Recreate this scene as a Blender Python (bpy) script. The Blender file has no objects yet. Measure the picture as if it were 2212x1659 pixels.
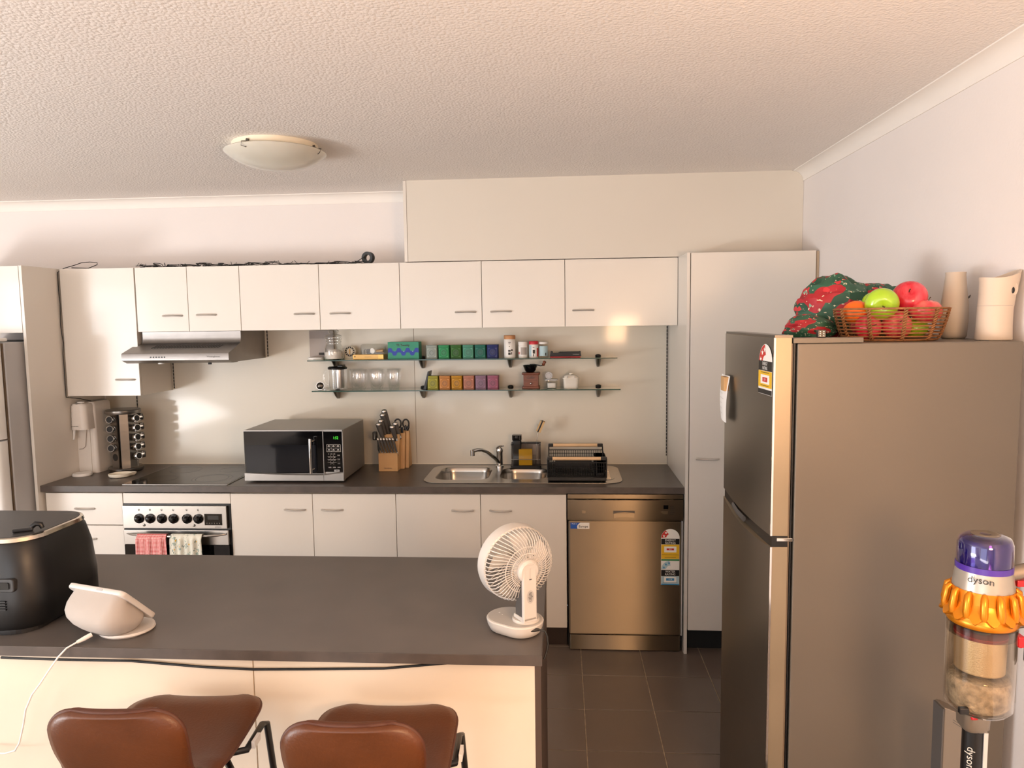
import bpy, bmesh, math, random
from mathutils import Vector, Matrix
R = math.radians
random.seed(7)
SC = bpy.context.scene
COL = SC.collection

# ------------------------------------------------------------------ camera
cam_d = bpy.data.cameras.new('camera'); cam = bpy.data.objects.new('camera', cam_d); COL.objects.link(cam)
yaw, pitch, roll = 0.0688, 0.0904, -0.0133
fw = Vector((-math.sin(yaw)*math.cos(pitch), math.cos(yaw)*math.cos(pitch), -math.sin(pitch)))
r0 = Vector((math.cos(yaw), math.sin(yaw), 0)); u0 = r0.cross(fw)
rt = math.cos(roll)*r0 + math.sin(roll)*u0; up = -math.sin(roll)*r0 + math.cos(roll)*u0
mw = Matrix.Identity(4)
for i in range(3):
    mw[i][0] = rt[i]; mw[i][1] = up[i]; mw[i][2] = -fw[i]
mw[0][3], mw[1][3], mw[2][3] = -0.0234, -4.2454, 1.7416
cam.matrix_world = mw
cam_d.sensor_fit = 'HORIZONTAL'; cam_d.sensor_width = 36.0; cam_d.lens = 36.0*1548.5/2212
cam_d.clip_start = 0.02; cam_d.clip_end = 60
SC.camera = cam

# ------------------------------------------------------------------ world, lights, exposure
w = bpy.data.worlds.new('world'); SC.world = w; w.use_nodes = True
bg = w.node_tree.nodes['Background']; bg.inputs[0].default_value = (0.75, 0.86, 1.0, 1); bg.inputs[1].default_value = 1.1
def area(name, loc, rot, sx, sy, power, col, spread=180):
    d = bpy.data.lights.new(name, 'AREA'); d.shape = 'RECTANGLE'; d.size = sx; d.size_y = sy; d.energy = power; d.color = col
    d.spread = R(spread)
    o = bpy.data.objects.new(name, d); COL.objects.link(o); o.location = loc; o.rotation_euler = rot
    return o
# daylight through the big window of the left wall (light faces +x)
area('window_daylight', (-5.30, -4.55, 1.12), (R(95), 0, R(-90)), 1.9, 2.1, 106, (0.92, 0.96, 1.0))
# added soft neutral fill behind the camera, in the unseen door opening (faces +y)
area('rear_fill', (-2.3, -7.2, 1.15), (R(103), 0, 0), 2.6, 2.0, 42, (0.97, 0.95, 0.95))
# added upward fill, low behind the camera, to brighten the ceiling
area('ceiling_fill_rear', (-1.9, -7.0, .20), (R(165), 0, 0), 3.2, .7, 60, (1.0, 0.93, 0.90))
# second added upward fill for the ceiling, low at the left window
area('ceiling_fill_left', (-5.15, -4.7, .55), (0, R(-155), 0), .7, 2.4, 185, (1.0, 0.96, 0.93))
LAMP = 78.0      # strength of the shade of the living-room floor lamp
SC.view_settings.view_transform = 'Standard'; SC.view_settings.look = 'None'
SC.view_settings.exposure = -0.10; SC.view_settings.gamma = 1.0; SC.view_settings.use_curve_mapping = False
SC.cycles.max_bounces = 8; SC.cycles.diffuse_bounces = 5; SC.cycles.glossy_bounces = 4
SC.cycles.transparent_max_bounces = 24; SC.cycles.transmission_bounces = 8
SC.cycles.use_denoising = True; SC.cycles.caustics_reflective = False; SC.cycles.caustics_refractive = False
SC.cycles.sample_clamp_indirect = 4.0

# ------------------------------------------------------------------ materials
def lin(c):
    c = c.lstrip('#'); v = [int(c[i:i+2], 16)/255 for i in (0, 2, 4)]
    return tuple(x/12.92 if x <= .04045 else ((x+.055)/1.055)**2.4 for x in v) + (1,)
MATS = {}
def mat(name, col, rough=.5, metal=0.0, var=.04, vscale=6.0, bump=0.0, bscale=60.0, bstretch=(1, 1, 1), coat=0.0, spec=.5, emit=0.0, sheen=0.0, rvar=.06, sss=0.0, aniso=0):
    m = bpy.data.materials.new(name); m.use_nodes = True; nt = m.node_tree; N = nt.nodes; L = nt.links
    b = N['Principled BSDF']; MATS[name] = m
    tc = N.new('ShaderNodeTexCoord')
    no = N.new('ShaderNodeTexNoise'); no.inputs['Scale'].default_value = vscale; no.inputs['Detail'].default_value = 4
    L.new(tc.outputs['Object'], no.inputs['Vector'])
    mx = N.new('ShaderNodeMix'); mx.data_type = 'RGBA'; mx.blend_type = 'MULTIPLY'; mx.inputs[0].default_value = 1
    c = lin(col) if isinstance(col, str) else col
    mx.inputs[6].default_value = c
    rp = N.new('ShaderNodeMapRange'); rp.inputs[1].default_value = .3; rp.inputs[2].default_value = .7
    rp.inputs[3].default_value = 1-var; rp.inputs[4].default_value = 1+var
    L.new(no.outputs['Fac'], rp.inputs[0]); L.new(rp.outputs[0], mx.inputs[7]); L.new(mx.outputs[2], b.inputs['Base Color'])
    rr = N.new('ShaderNodeMapRange'); rr.inputs[3].default_value = max(0.02, rough-rvar*rough); rr.inputs[4].default_value = rough+rvar*rough
    L.new(no.outputs['Fac'], rr.inputs[0]); L.new(rr.outputs[0], b.inputs['Roughness'])
    b.inputs['Metallic'].default_value = metal; b.inputs['Coat Weight'].default_value = coat; b.inputs['Coat Roughness'].default_value = .08
    b.inputs['Specular IOR Level'].default_value = spec; b.inputs['Sheen Weight'].default_value = sheen
    if emit: b.inputs['Emission Color'].default_value = c; b.inputs['Emission Strength'].default_value = emit
    if aniso:
        b.inputs['Anisotropic'].default_value = aniso; cv = N.new('ShaderNodeCombineXYZ'); cv.inputs[2].default_value = 1.0; L.new(cv.outputs[0], b.inputs['Tangent'])
    if sss: b.inputs['Subsurface Weight'].default_value = sss; b.inputs['Subsurface Radius'].default_value = (.02, .015, .01)
    if bump:
        mp = N.new('ShaderNodeMapping'); mp.inputs['Scale'].default_value = bstretch; L.new(tc.outputs['Object'], mp.inputs[0])
        n2 = N.new('ShaderNodeTexNoise'); n2.inputs['Scale'].default_value = bscale; n2.inputs['Detail'].default_value = 3; L.new(mp.outputs[0], n2.inputs['Vector'])
        bp = N.new('ShaderNodeBump'); bp.inputs['Strength'].default_value = 1; bp.inputs['Distance'].default_value = bump
        L.new(n2.outputs['Fac'], bp.inputs['Height']); L.new(bp.outputs[0], b.inputs['Normal'])
    return m
def thin_glass(name, tint='#f4f8f6', dens=1.0, ior=1.45, rough=.02, gl=1.0):
    m = bpy.data.materials.new(name); m.use_nodes = True; nt = m.node_tree; N = nt.nodes; L = nt.links
    for n in list(N):
        if n.type != 'OUTPUT_MATERIAL': N.remove(n)
    out = N['Material Output']; tr = N.new('ShaderNodeBsdfTransparent'); tr.inputs[0].default_value = lin(tint)
    g = N.new('ShaderNodeBsdfGlossy'); g.inputs['Roughness'].default_value = rough; g.inputs[0].default_value = (gl, gl, gl, 1)
    lw = N.new('ShaderNodeLayerWeight'); lw.inputs[0].default_value = .5
    pw = N.new('ShaderNodeMath'); pw.operation = 'POWER'; pw.inputs[1].default_value = 3.8; L.new(lw.outputs['Facing'], pw.inputs[0])
    fr = N.new('ShaderNodeMath'); fr.operation = 'MULTIPLY_ADD'; fr.inputs[1].default_value = .75; fr.inputs[2].default_value = .04*ior/1.45; L.new(pw.outputs[0], fr.inputs[0])
    mx = N.new('ShaderNodeMixShader'); ml = N.new('ShaderNodeMath'); ml.operation = 'MULTIPLY'; ml.inputs[1].default_value = dens; ml.use_clamp = True
    L.new(fr.outputs[0], ml.inputs[0]); L.new(ml.outputs[0], mx.inputs[0]); L.new(tr.outputs[0], mx.inputs[1]); L.new(g.outputs[0], mx.inputs[2])
    L.new(mx.outputs[0], out.inputs[0]); MATS[name] = m
    return m
mat('laminate', '#dcd6cd', .30, var=.015, vscale=2.5, coat=.25)
mat('laminate_edge', '#b9a78f', .6)
mat('carcass', '#8f8272', .7)
mat('splash', '#d0c9ba', .36, var=.015, vscale=1.5, bump=.0010, bscale=2.2, coat=.32)
mat('paint', '#e4dedb', .8, var=.012, vscale=3, bump=.0006, bscale=90)
mat('bulkhead', '#d3cdc2', .5, var=.015, vscale=2)
mat('cornice', '#ebe6e0', .7, var=.01)
mat('white_gloss', '#e8e6e3', .3)
mat('grey_side', '#b5b4b4', .45)
mat('kick', '#2a1d17', .45, var=.2, vscale=20)
mat('black', '#0d0c0d', .35); mat('black_matt', '#121112', .6); mat('black_gloss', '#08080a', .08)
mat('hob_glass', '#0a0909', .10, spec=.22)
mat('rack_steel', '#8f8a85', .3, 1)
mat('handle_steel', '#cdc8c2', .3, .7)
mat('rubber', '#1b1a1a', .7)
mat('steel', '#8c7f6c', .40, 1, bump=.0005, bscale=2.6, bstretch=(1.6, 1, .5), var=.03, aniso=1.0)
mat('steel_plain', '#bdb8b2', .3, 1, var=.05)
mat('steel_hood', '#8d8986', .36, 1, bump=.0002, bscale=8, bstretch=(1, 40, 40), var=.06, vscale=14)
mat('steel_dark', '#6c6761', .3, 1)
mat('chrome', '#d8d8d8', .07, 1, var=.01)
mat('sink_steel', '#aaa49c', .24, 1)
mat('fridge_front', '#78736b', .30, .9, var=.04, aniso=.8)
mat('fridge_side', '#6e655a', .42, .3, var=.02, vscale=3)
mat('fridge_edge', '#9c8d76', .38, .6)
mat('gasket', '#6b5a48', .6)
mat('mw_silver', '#a8a5a1', .35, .7)
mat('mw_body', '#9a9792', .4, .6)
mat('stone', '#4d4540', .33, var=.16, vscale=9, bump=.0002, bscale=40, rvar=.2)
mat('stone_edge', '#4c433d', .45, var=.2, vscale=16)
mat('island_stone', '#5e5854', .40, var=.14, vscale=7, rvar=.2)
mat('tile', '#695d55', .27, var=.05, vscale=3, bump=.0003, bscale=5, rvar=.05)
mat('grout', '#9c8a74', .85, var=.3, vscale=40)
mat('carpet', '#c9c3ba', .95, var=.06, vscale=60, bump=.002, bscale=300)
mat('lamp_shade', '#ffcb98', .8, emit=LAMP)
mat('island_panel', '#dccdb9', .5, var=.015)
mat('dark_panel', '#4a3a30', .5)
mat('opal', '#cfccc0', .25, var=.01, sss=.2)
mat('cream', '#e9dfc9', .4)
mat('ivory', '#e8e0ce', .3)
mat('gold', '#caa15a', .3, .6); mat('brass', '#b58f57', .35, .7)
mat('wood_block', '#c39a68', .5, var=.14, vscale=5, bump=.0002, bscale=12, bstretch=(8, 8, 1))
mat('wood_pale', '#d9b48a', .5, var=.12, vscale=9)
mat('wood_dark', '#6a3319', .38, var=.2, vscale=14)
mat('cork', '#b98a62', .7, var=.15, vscale=50)
mat('leather', '#532b0e', .40, var=.16, vscale=6, bump=.0006, bscale=160, rvar=.15)
mat('seam', '#4a2410', .6)
mat('fan_white', '#cdc6be', .35); mat('fan_grey', '#b5b1ac', .5); mat('dark_grey', '#4d4a48', .5)
mat('sd_white', '#d9d2ca', .45); mat('sd_trim', '#a89f98', .45)
mat('paper', '#e9e6e2', .8); mat('print_dark', '#35332f', .7)
mat('red', '#c22b23', .45); mat('red_plastic', '#c61a26', .35); mat('yellow', '#e2b31c', .5); mat('label_white', '#ece9e2', .5)
mat('label_green', '#2a7a3c', .5); mat('label_blue', '#3a86b4', .5); mat('label_pale', '#a9c4cc', .5); mat('eu_blue', '#1550a8', .45)
mat('lettering_white', '#f0efe9', .5); mat('lettering_dark', '#2c2926', .5); mat('lettering_grey', '#b9b6b0', .5); mat('led_green', '#4dff3a', .5, emit=.45)
mat('box_green', '#21876a', .5); mat('box_green_dark', '#15523f', .5); mat('box_blue', '#10339a', .5)
mat('white_plastic', '#e9e6e1', .35); mat('wood_lid', '#c58f63', .55, var=.12, vscale=40); mat('lid_red', '#c12c38', .4)
mat('ceramic', '#e8e2d6', .25); mat('greige', '#a19790', .45); mat('greige_dark', '#8a807a', .4)
mat('powder', '#f0e8df', .9, bump=.002, bscale=200)
mat('sponge', '#e8b61c', .9, bump=.001, bscale=300)
mat('bristle', '#c9a878', .9)
mat('wicker', '#87582f', .6, var=.25, vscale=80, bump=.0008, bscale=500)
mat('apple_green', '#9dc32a', .22, var=.1, vscale=25, coat=.4); mat('orange', '#f06a12', .45, bump=.0008, bscale=700)
mat('stem', '#4a3420', .8)
mat('vase', '#c2b6a6', .6, var=.03); mat('jug', '#c8b9a8', .5, var=.02)
mat('dice', '#100d0d', .25); mat('pip', '#f2efe8', .5)
mat('vac_gold', '#c97c14', .3, .55); mat('vac_grey', '#a59f96', .3, .5); mat('vac_nickel', '#8f8477', .32, .7); mat('vac_purple', '#43288f', .3)
mat('shroud', '#d9c4a2', .35, .8, bump=.0004, bscale=400)
mat('fluff', '#a89c8c', .95, var=.45, vscale=60, bump=.006, bscale=110)
mat('fryer', '#0b0a0a', .38, var=.05); mat('fryer_top', '#2b2a2a', .42); mat('gold_chrome', '#cdbfae', .1, 1)
mat('fabric_grey', '#b0a79f', .85, bump=.0004, bscale=900); mat('tablet_white', '#d0c9c2', .4)
mat('cable_white', '#ece6df', .5); mat('wire_black', '#141516', .5)
mat('glass_edge', '#0f3a2c', .12)
mat('window_frame', '#dcdad6', .5)
thin_glass('glass', '#ffffff', 1.3, 1.5)
thin_glass('jar_glass', '#f6f7f6', 2.4, 1.5)
thin_glass('clear_plastic', '#f3f3f1', 1.0, 1.4, .08)
thin_glass('shelf_glass', '#cfe0d6', 1.4, 1.5)
thin_glass('smoke_plastic', '#d8d4cf', 1.2, 1.45, .06)
thin_glass('bin_plastic', '#f5f1ea', 1.3, 1.45, .04)
thin_glass('purple_plastic', '#a583dd', 1.8, 1.5, .06)

def nodes(name):
    m = MATS[name]; return m, m.node_tree.nodes, m.node_tree.links
def setbase(name, sock):
    m, N, L = nodes(name); L.new(sock, N['Principled BSDF'].inputs['Base Color'])
# stippled ceiling
mat('stipple', '#ebe5e0', .9, var=.01)
m, N, L = nodes('stipple')
tc = N.new('ShaderNodeTexCoord'); n1 = N.new('ShaderNodeTexNoise'); n1.inputs['Scale'].default_value = 150; n1.inputs['Detail'].default_value = 6; n1.inputs['Roughness'].default_value = .65
vo = N.new('ShaderNodeTexVoronoi'); vo.inputs['Scale'].default_value = 95; L.new(tc.outputs['Object'], n1.inputs['Vector']); L.new(tc.outputs['Object'], vo.inputs['Vector'])
ad = N.new('ShaderNodeMath'); ad.operation = 'SUBTRACT'; L.new(n1.outputs['Fac'], ad.inputs[0]); L.new(vo.outputs['Distance'], ad.inputs[1])
bp = N.new('ShaderNodeBump'); bp.inputs['Strength'].default_value = 1; bp.inputs['Distance'].default_value = .0022
L.new(ad.outputs[0], bp.inputs['Height']); L.new(bp.outputs[0], N['Principled BSDF'].inputs['Normal'])
# gingham towel
mat('gingham', '#c04a45', .9)
m, N, L = nodes('gingham'); tc = N.new('ShaderNodeTexCoord'); sp = N.new('ShaderNodeSeparateXYZ'); L.new(tc.outputs['UV'], sp.inputs[0])
fs = []
for k, fr_ in ((0, 26.0), (1, 44.0)):
    a = N.new('ShaderNodeMath'); a.operation = 'MULTIPLY'; a.inputs[1].default_value = fr_; L.new(sp.outputs[k], a.inputs[0])
    b = N.new('ShaderNodeMath'); b.operation = 'FRACT'; L.new(a.outputs[0], b.inputs[0])
    c = N.new('ShaderNodeMath'); c.operation = 'GREATER_THAN'; c.inputs[1].default_value = .5; L.new(b.outputs[0], c.inputs[0]); fs.append(c)
sm = N.new('ShaderNodeMath'); sm.operation = 'ADD'; L.new(fs[0].outputs[0], sm.inputs[0]); L.new(fs[1].outputs[0], sm.inputs[1])
hf = N.new('ShaderNodeMath'); hf.operation = 'MULTIPLY'; hf.inputs[1].default_value = .5; L.new(sm.outputs[0], hf.inputs[0])
cr = N.new('ShaderNodeValToRGB'); cr.color_ramp.elements[0].color = lin('#f0d8d2'); cr.color_ramp.elements[1].color = lin('#b4242c')
e = cr.color_ramp.elements.new(.5); e.color = lin('#e08a86'); L.new(hf.outputs[0], cr.inputs[0]); setbase('gingham', cr.outputs[0])
# floral towel and festive cloth: blobs of colour
def blobs(name, base, cols, scale, thr, rough=.9):
    mat(name, base, rough); m, N, L = nodes(name); tc = N.new('ShaderNodeTexCoord')
    prev = None
    for i, (c, s, t) in enumerate(zip(cols, scale, thr)):
        mp = N.new('ShaderNodeMapping'); mp.inputs['Location'].default_value = (i*3.7+.3, i*1.9, i*2.3); L.new(tc.outputs['UV'], mp.inputs[0])
        nz = N.new('ShaderNodeTexNoise'); nz.inputs['Scale'].default_value = s*1.3; L.new(mp.outputs[0], nz.inputs['Vector'])
        av = N.new('ShaderNodeVectorMath'); av.operation = 'MULTIPLY_ADD'; av.inputs[1].default_value = (.12,)*3
        L.new(nz.outputs['Color'], av.inputs[0]); L.new(mp.outputs[0], av.inputs[2])
        v = N.new('ShaderNodeTexVoronoi'); v.inputs['Scale'].default_value = s; L.new(av.outputs[0], v.inputs['Vector'])
        g = N.new('ShaderNodeMath'); g.operation = 'LESS_THAN'; g.inputs[1].default_value = t; L.new(v.outputs['Distance'], g.inputs[0])
        x = N.new('ShaderNodeMix'); x.data_type = 'RGBA'; L.new(g.outputs[0], x.inputs[0]); x.inputs[7].default_value = lin(c)
        if prev is None: x.inputs[6].default_value = lin(base)
        else: L.new(prev, x.inputs[6])
        prev = x.outputs[2]
    setbase(name, prev)
blobs('floral', '#dcdacb', ['#9fb0a6', '#6f8078', '#dfab2e', '#e8e6da'], [9, 13, 7, 16], [.30, .22, .17, .2])
blobs('festive', '#2c5a45', ['#a5222c', '#1f4a38', '#c23038', '#dcd2b8', '#7fa08a'], [3.2, 4, 6, 13, 8], [.48, .3, .24, .17, .18], .55)
# two tone apples
for nm, c1, c2 in (('apple_red', '#c41f33', '#dd5560'), ('apple_pink', '#cf3a45', '#e0776a')):
    mat(nm, c1, .25, coat=.3); m, N, L = nodes(nm); tc = N.new('ShaderNodeTexCoord'); nz = N.new('ShaderNodeTexNoise'); nz.inputs['Scale'].default_value = 14; nz.inputs['Detail'].default_value = 5
    mp = N.new('ShaderNodeMapping'); mp.inputs['Scale'].default_value = (3, 3, .8); L.new(tc.outputs['Object'], mp.inputs[0]); L.new(mp.outputs[0], nz.inputs['Vector'])
    cr = N.new('ShaderNodeValToRGB'); cr.color_ramp.elements[0].position = .4; cr.color_ramp.elements[1].position = .7; cr.color_ramp.elements[0].color = lin(c1); cr.color_ramp.elements[1].color = lin(c2)
    L.new(nz.outputs['Fac'], cr.inputs[0]); setbase(nm, cr.outputs[0])

# ------------------------------------------------------------------ mesh helpers
class MB:
    def __init__(s): s.v = []; s.f = []; s.m = []; s.cur = 0; s.uv = None
    def add(s, vs, fs):
        n = len(s.v); s.v += [tuple(v) for v in vs]; s.f += [tuple(i+n for i in f) for f in fs]; s.m += [s.cur]*len(fs); return s
    def box(s, x0, x1, y0, y1, z0, z1):
        vs = [(x, y, z) for z in (z0, z1) for y in (y0, y1) for x in (x0, x1)]
        return s.add(vs, [(0, 2, 3, 1), (4, 5, 7, 6), (0, 1, 5, 4), (2, 6, 7, 3), (0, 4, 6, 2), (1, 3, 7, 5)])
    def prism(s, poly, axis, a, b):
        n = len(poly)
        def P(p, t): return {0: (t, p[0], p[1]), 1: (p[0], t, p[1]), 2: (p[0], p[1], t)}[axis]
        return s.add([P(p, a) for p in poly]+[P(p, b) for p in poly],
                     [tuple(range(n))[::-1], tuple(range(n, 2*n))]+[(i, (i+1) % n, n+(i+1) % n, n+i) for i in range(n)])
    def loft(s, loops, cap=True, closed=True):
        n = len(loops[0]); vs = [p for l in loops for p in l]; fs = []
        for k in range(len(loops)-1):
            for i in range(n if closed else n-1):
                j = (i+1) % n; fs.append((k*n+i, k*n+j, (k+1)*n+j, (k+1)*n+i))
        if cap: fs += [tuple(range(n))[::-1], tuple(range((len(loops)-1)*n, len(loops)*n))]
        return s.add(vs, fs)
    def cyl(s, p0, p1, ra, rb=None, n=16):
        rb = ra if rb is None else rb
        return s.tube([p0, p1], [ra, rb], n)
    def tube(s, pts, r, n=8, closed=False, flat=1.0, upv=None):
        pts = [Vector(p) for p in pts]; K = len(pts); rs = r if isinstance(r, (list, tuple)) else [r]*K
        loops = []; prev = None
        for k in range(K):
            if closed: t = pts[(k+1) % K]-pts[k-1]
            else: t = pts[min(k+1, K-1)]-pts[max(k-1, 0)]
            t.normalize()
            if prev is None:
                u = Vector(upv) if upv else (Vector((0, 0, 1)) if abs(t.z) < .9 else Vector((1, 0, 0)))
            else: u = prev
            u = (u-t*u.dot(t)); u = u.normalized() if u.length > 1e-6 else t.orthogonal().normalized()
            prev = u; w_ = t.cross(u)
            loops.append([pts[k]+(u*math.cos(a)*flat+w_*math.sin(a))*rs[k] for a in [2*math.pi*i/n for i in range(n)]])
        if closed: loops.append(loops[0]); return s.loft(loops, cap=False)
        return s.loft(loops)
    def lathe(s, prof, c=(0, 0, 0), n=24, sx=1.0, sy=1.0, M=None):
        loops = []
        for r, z in prof:
            r = max(r, 1e-4)
            l = [Vector((r*math.cos(2*math.pi*i/n)*sx, r*math.sin(2*math.pi*i/n)*sy, z)) for i in range(n)]
            if M: l = [M @ p for p in l]
            loops.append([p+Vector(c) for p in l])
        return s.loft(loops)
    def ell(s, c, rx, ry, rz, n=16, k=10, M=None):
        return s.lathe([(math.sin(math.pi*i/k), -math.cos(math.pi*i/k)*1.0) for i in range(k+1)], n=n, M=Matrix.Translation(Vector(c)) @ (M or Matrix.Identity(4)) @ Matrix.Diagonal((rx, ry, rz, 1)))
    def grid(s, fn, nu, nv, uv=False):
        n0 = len(s.v)
        vs = [fn(i/nu, j/nv) for j in range(nv+1) for i in range(nu+1)]
        s.add(vs, [(j*(nu+1)+i, j*(nu+1)+i+1, (j+1)*(nu+1)+i+1, (j+1)*(nu+1)+i) for j in range(nv) for i in range(nu)])
        if uv: s.uv = (s.uv or []) + [(i/nu, j/nv) for j in range(nv+1) for i in range(nu+1)]
        return s
    def map(s, M, n0=0):
        for i in range(n0, len(s.v)): s.v[i] = tuple(M @ Vector(s.v[i]))
        return s
def rr(cx, cy, w_, h_, r, k=5):
    p = []
    for ax, ay, a0 in ((1, 1, 0), (-1, 1, 90), (-1, -1, 180), (1, -1, 270)):
        for i in range(k+1):
            a = R(a0+90*i/k); p.append((cx+ax*(w_/2-r)+r*math.cos(a), cy+ay*(h_/2-r)+r*math.sin(a)))
    return p
def circ(cx, cy, r, n=20, r2=None, a0=0, a1=360):
    return [(cx+r*math.cos(R(a0+(a1-a0)*i/(n if a1-a0 == 360 else n-1))), cy+(r2 or r)*math.sin(R(a0+(a1-a0)*i/(n if a1-a0 == 360 else n-1)))) for i in range(n)]
def part(name, mb, mats, parent=None, smooth=None, bev=0, label=None, kind=None, origin=None, fix=True):
    me = bpy.data.meshes.new(name); o0 = Vector(origin) if origin is not None else (Vector(parent['_o']) if parent is not None and '_o' in parent else Vector((0, 0, 0)))
    me.from_pydata([tuple(Vector(v)-o0) for v in mb.v], [], mb.f)
    for mm in ([mats] if isinstance(mats, str) else mats): me.materials.append(MATS[mm])
    for p, i in zip(me.polygons, mb.m): p.material_index = i
    if mb.uv:
        ul = me.uv_layers.new(name='UVMap')
        for lp in me.loops: ul.data[lp.index].uv = mb.uv[lp.vertex_index]
    bm = bmesh.new(); bm.from_mesh(me)
    if fix: bmesh.ops.recalc_face_normals(bm, faces=bm.faces)
    if bev:
        es = [e for e in bm.edges if len(e.link_faces) == 2 and e.calc_face_angle() > R(35)]
        bmesh.ops.bevel(bm, geom=es, offset=bev, segments=2, affect='EDGES', profile=.5)
    bm.to_mesh(me); bm.free()
    if smooth:
        for p in me.polygons: p.use_smooth = True
        me.set_sharp_from_angle(angle=R(smooth))
    o = bpy.data.objects.new(name, me); COL.objects.link(o)
    if parent is not None: o.parent = parent; o['_o'] = tuple(parent['_o'])
    else: o.location = o0; o['_o'] = tuple(o0)
    if label: o['label'] = label
    if kind: o['kind'] = kind
    return o
def thing(name, label, cat, loc, group=None):
    o = bpy.data.objects.new(name, None); COL.objects.link(o); o.location = loc; o.empty_display_size = .05
    o['label'] = label; o['category'] = cat; o['_o'] = tuple(loc)
    if group: o['group'] = group
    return o
def single(name, mb, mats, label, cat, loc, group=None, **k):
    o = part(name, mb, mats, origin=loc, **k); o['label'] = label; o['category'] = cat
    if group: o['group'] = group
    return o
def structure(name, mb, mats, loc=(0, 0, 0), **k):
    o = part(name, mb, mats, origin=loc, **k); o['kind'] = 'structure'; return o
def dup(o, loc=None, label=None, parent=None):
    c = o.copy(); COL.objects.link(c)
    if parent: c.parent = parent
    if loc: c.location = loc; c['_o'] = tuple(loc)
    if label: c['label'] = label
    for ch in list(o.children): dup(ch, parent=c)
    return c
def setmat(o, m):
    o.data = o.data.copy(); o.data.materials[0] = MATS[m]
FRONT = Matrix(((1, 0, 0, 0), (0, 0, -1, 0), (0, 1, 0, 0), (0, 0, 0, 1)))      # text x->+X, y->+Z, faces -Y
LEFT = Matrix(((0, 0, -1, 0), (-1, 0, 0, 0), (0, 1, 0, 0), (0, 0, 0, 1)))       # text x->-Y, y->+Z, faces -X
TXT = {}
def text(s, size, loc, orient=FRONT, m='lettering_dark', parent=None, name='lettering', wx=1.0, align='CENTER', shear=0, bold=0):
    cu = bpy.data.curves.new('t', 'FONT'); cu.body = s; cu.size = size; cu.align_x = align; cu.align_y = 'CENTER'; cu.resolution_u = 3; cu.shear = shear; cu.offset = bold
    ob = bpy.data.objects.new('t', cu); COL.objects.link(ob); bpy.context.view_layer.update()
    me = bpy.data.meshes.new_from_object(ob.evaluated_get(bpy.context.evaluated_depsgraph_get()))
    mb = MB(); M = Matrix.Translation(Vector(loc)) @ orient
    mb.add([M @ Vector((v.co.x*wx, v.co.y, 0)) for v in me.vertices], [tuple(p.vertices) for p in me.polygons])
    bpy.data.objects.remove(ob); bpy.data.curves.remove(cu); bpy.data.meshes.remove(me)
    return part(name, mb, m, parent, fix=False)
class Flat:
    """flat print: polygons laid a fraction of a millimetre apart on a real surface"""
    def __init__(s, o, orient): s.mb = MB(); s.ms = []; s.M = Matrix.Translation(Vector(o)) @ orient; s.l = 0
    def poly(s, pts, m):
        if m not in s.ms: s.ms.append(m)
        s.mb.cur = s.ms.index(m); s.l += 1; z = .0003+.00012*s.l
        s.mb.add([s.M @ Vector((p[0], p[1], z)) for p in pts], [tuple(range(len(pts)))]); return s
    def rect(s, a, b, c, d, m): return s.poly([(a, c), (b, c), (b, d), (a, d)], m)
    def pos(s, u, v): return s.M @ Vector((u, v, .0006+.00012*s.l))
def star(cx, cy, r):
    return [(cx+(r if i % 2 == 0 else r*.42)*math.sin(R(36*i)), cy+(r if i % 2 == 0 else r*.42)*math.cos(R(36*i))) for i in range(10)]

# ------------------------------------------------------------------ room shell
XR, ZC = 1.2386, 2.4897
XL, YF = -5.4, -7.3
structure('wall_back', MB().box(XL, XR+.1, 0, .1, 0, ZC+.1), 'paint')
structure('wall_right', MB().box(XR, XR+.1, YF, 0, 0, ZC+.1), 'paint')
structure('ceiling', MB().box(XL-.1, XR+.1, YF-.1, .1, ZC, ZC+.1), 'stipple')
mb = MB().box(XL-.1, XL, YF, -5.6, 0, ZC).box(XL-.1, XL, -3.5, .1, 0, ZC).box(XL-.1, XL, -5.6, -3.5, 0, .05).box(XL-.1, XL, -5.6, -3.5, 2.25, ZC)
structure('wall_left', mb, 'paint')
mb = MB().box(XL, -3.7, YF-.1, YF, 0, ZC).box(-.9, XR+.1, YF-.1, YF, 0, ZC).box(-3.7, -.9, YF-.1, YF, 2.2, ZC)
structure('wall_front', mb, 'paint')
def frame(name, axis, a0, a1, z0, z1, t, mull):
    mb = MB()
    def bx(p0, p1, q0, q1):
        if axis == 'y': mb.box(p0, p1, t-.02, t+.02, q0, q1)
        else: mb.box(t-.02, t+.02, p0, p1, q0, q1)
    for p in [a0, a1-.04]+mull: bx(p, p+.04, z0, z1)
    bx(a0, a1, z0, z0+.04); bx(a0, a1, z1-.04, z1)
    structure(name, mb, 'window_frame')
frame('door_2', 'x', -5.6, -3.5, .05, 2.25, XL-.05, [-4.57])
frame('door_1', 'y', -3.7, -.9, 0, 2.2, YF-.05, [-2.32])
# floor with tiles
fl = structure('floor', MB().box(XL, XR, YF, 0, -.1, -.003), 'grout')
S = .3085; TM = {}
for j in range(-2, 12):
    for i in range(-10, 4):
        x0, x1 = .07+i*S+.0025, min(.07+(i+1)*S-.0025, XR-.002); y1, y0 = -.862-j*S-.0025, -.862-(j+1)*S+.0025
        y1 = min(y1, -.004)
        key = (round(x1-x0, 3), round(y1-y0, 3))
        if key not in TM:
            TM[key] = o = part('tile', MB().box(0, x1-x0, 0, y1-y0, -.006, 0), 'tile', fl, bev=.0012)
        else:
            o = TM[key].copy(); COL.objects.link(o)
        o.location = (x0, y0, random.uniform(-.0004, .0))
structure('trim_3', MB().box(XL, XR, YF, -4.58, -.002, .006), 'carpet')  # unseen pale carpet, added so the floor bounces more light
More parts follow.
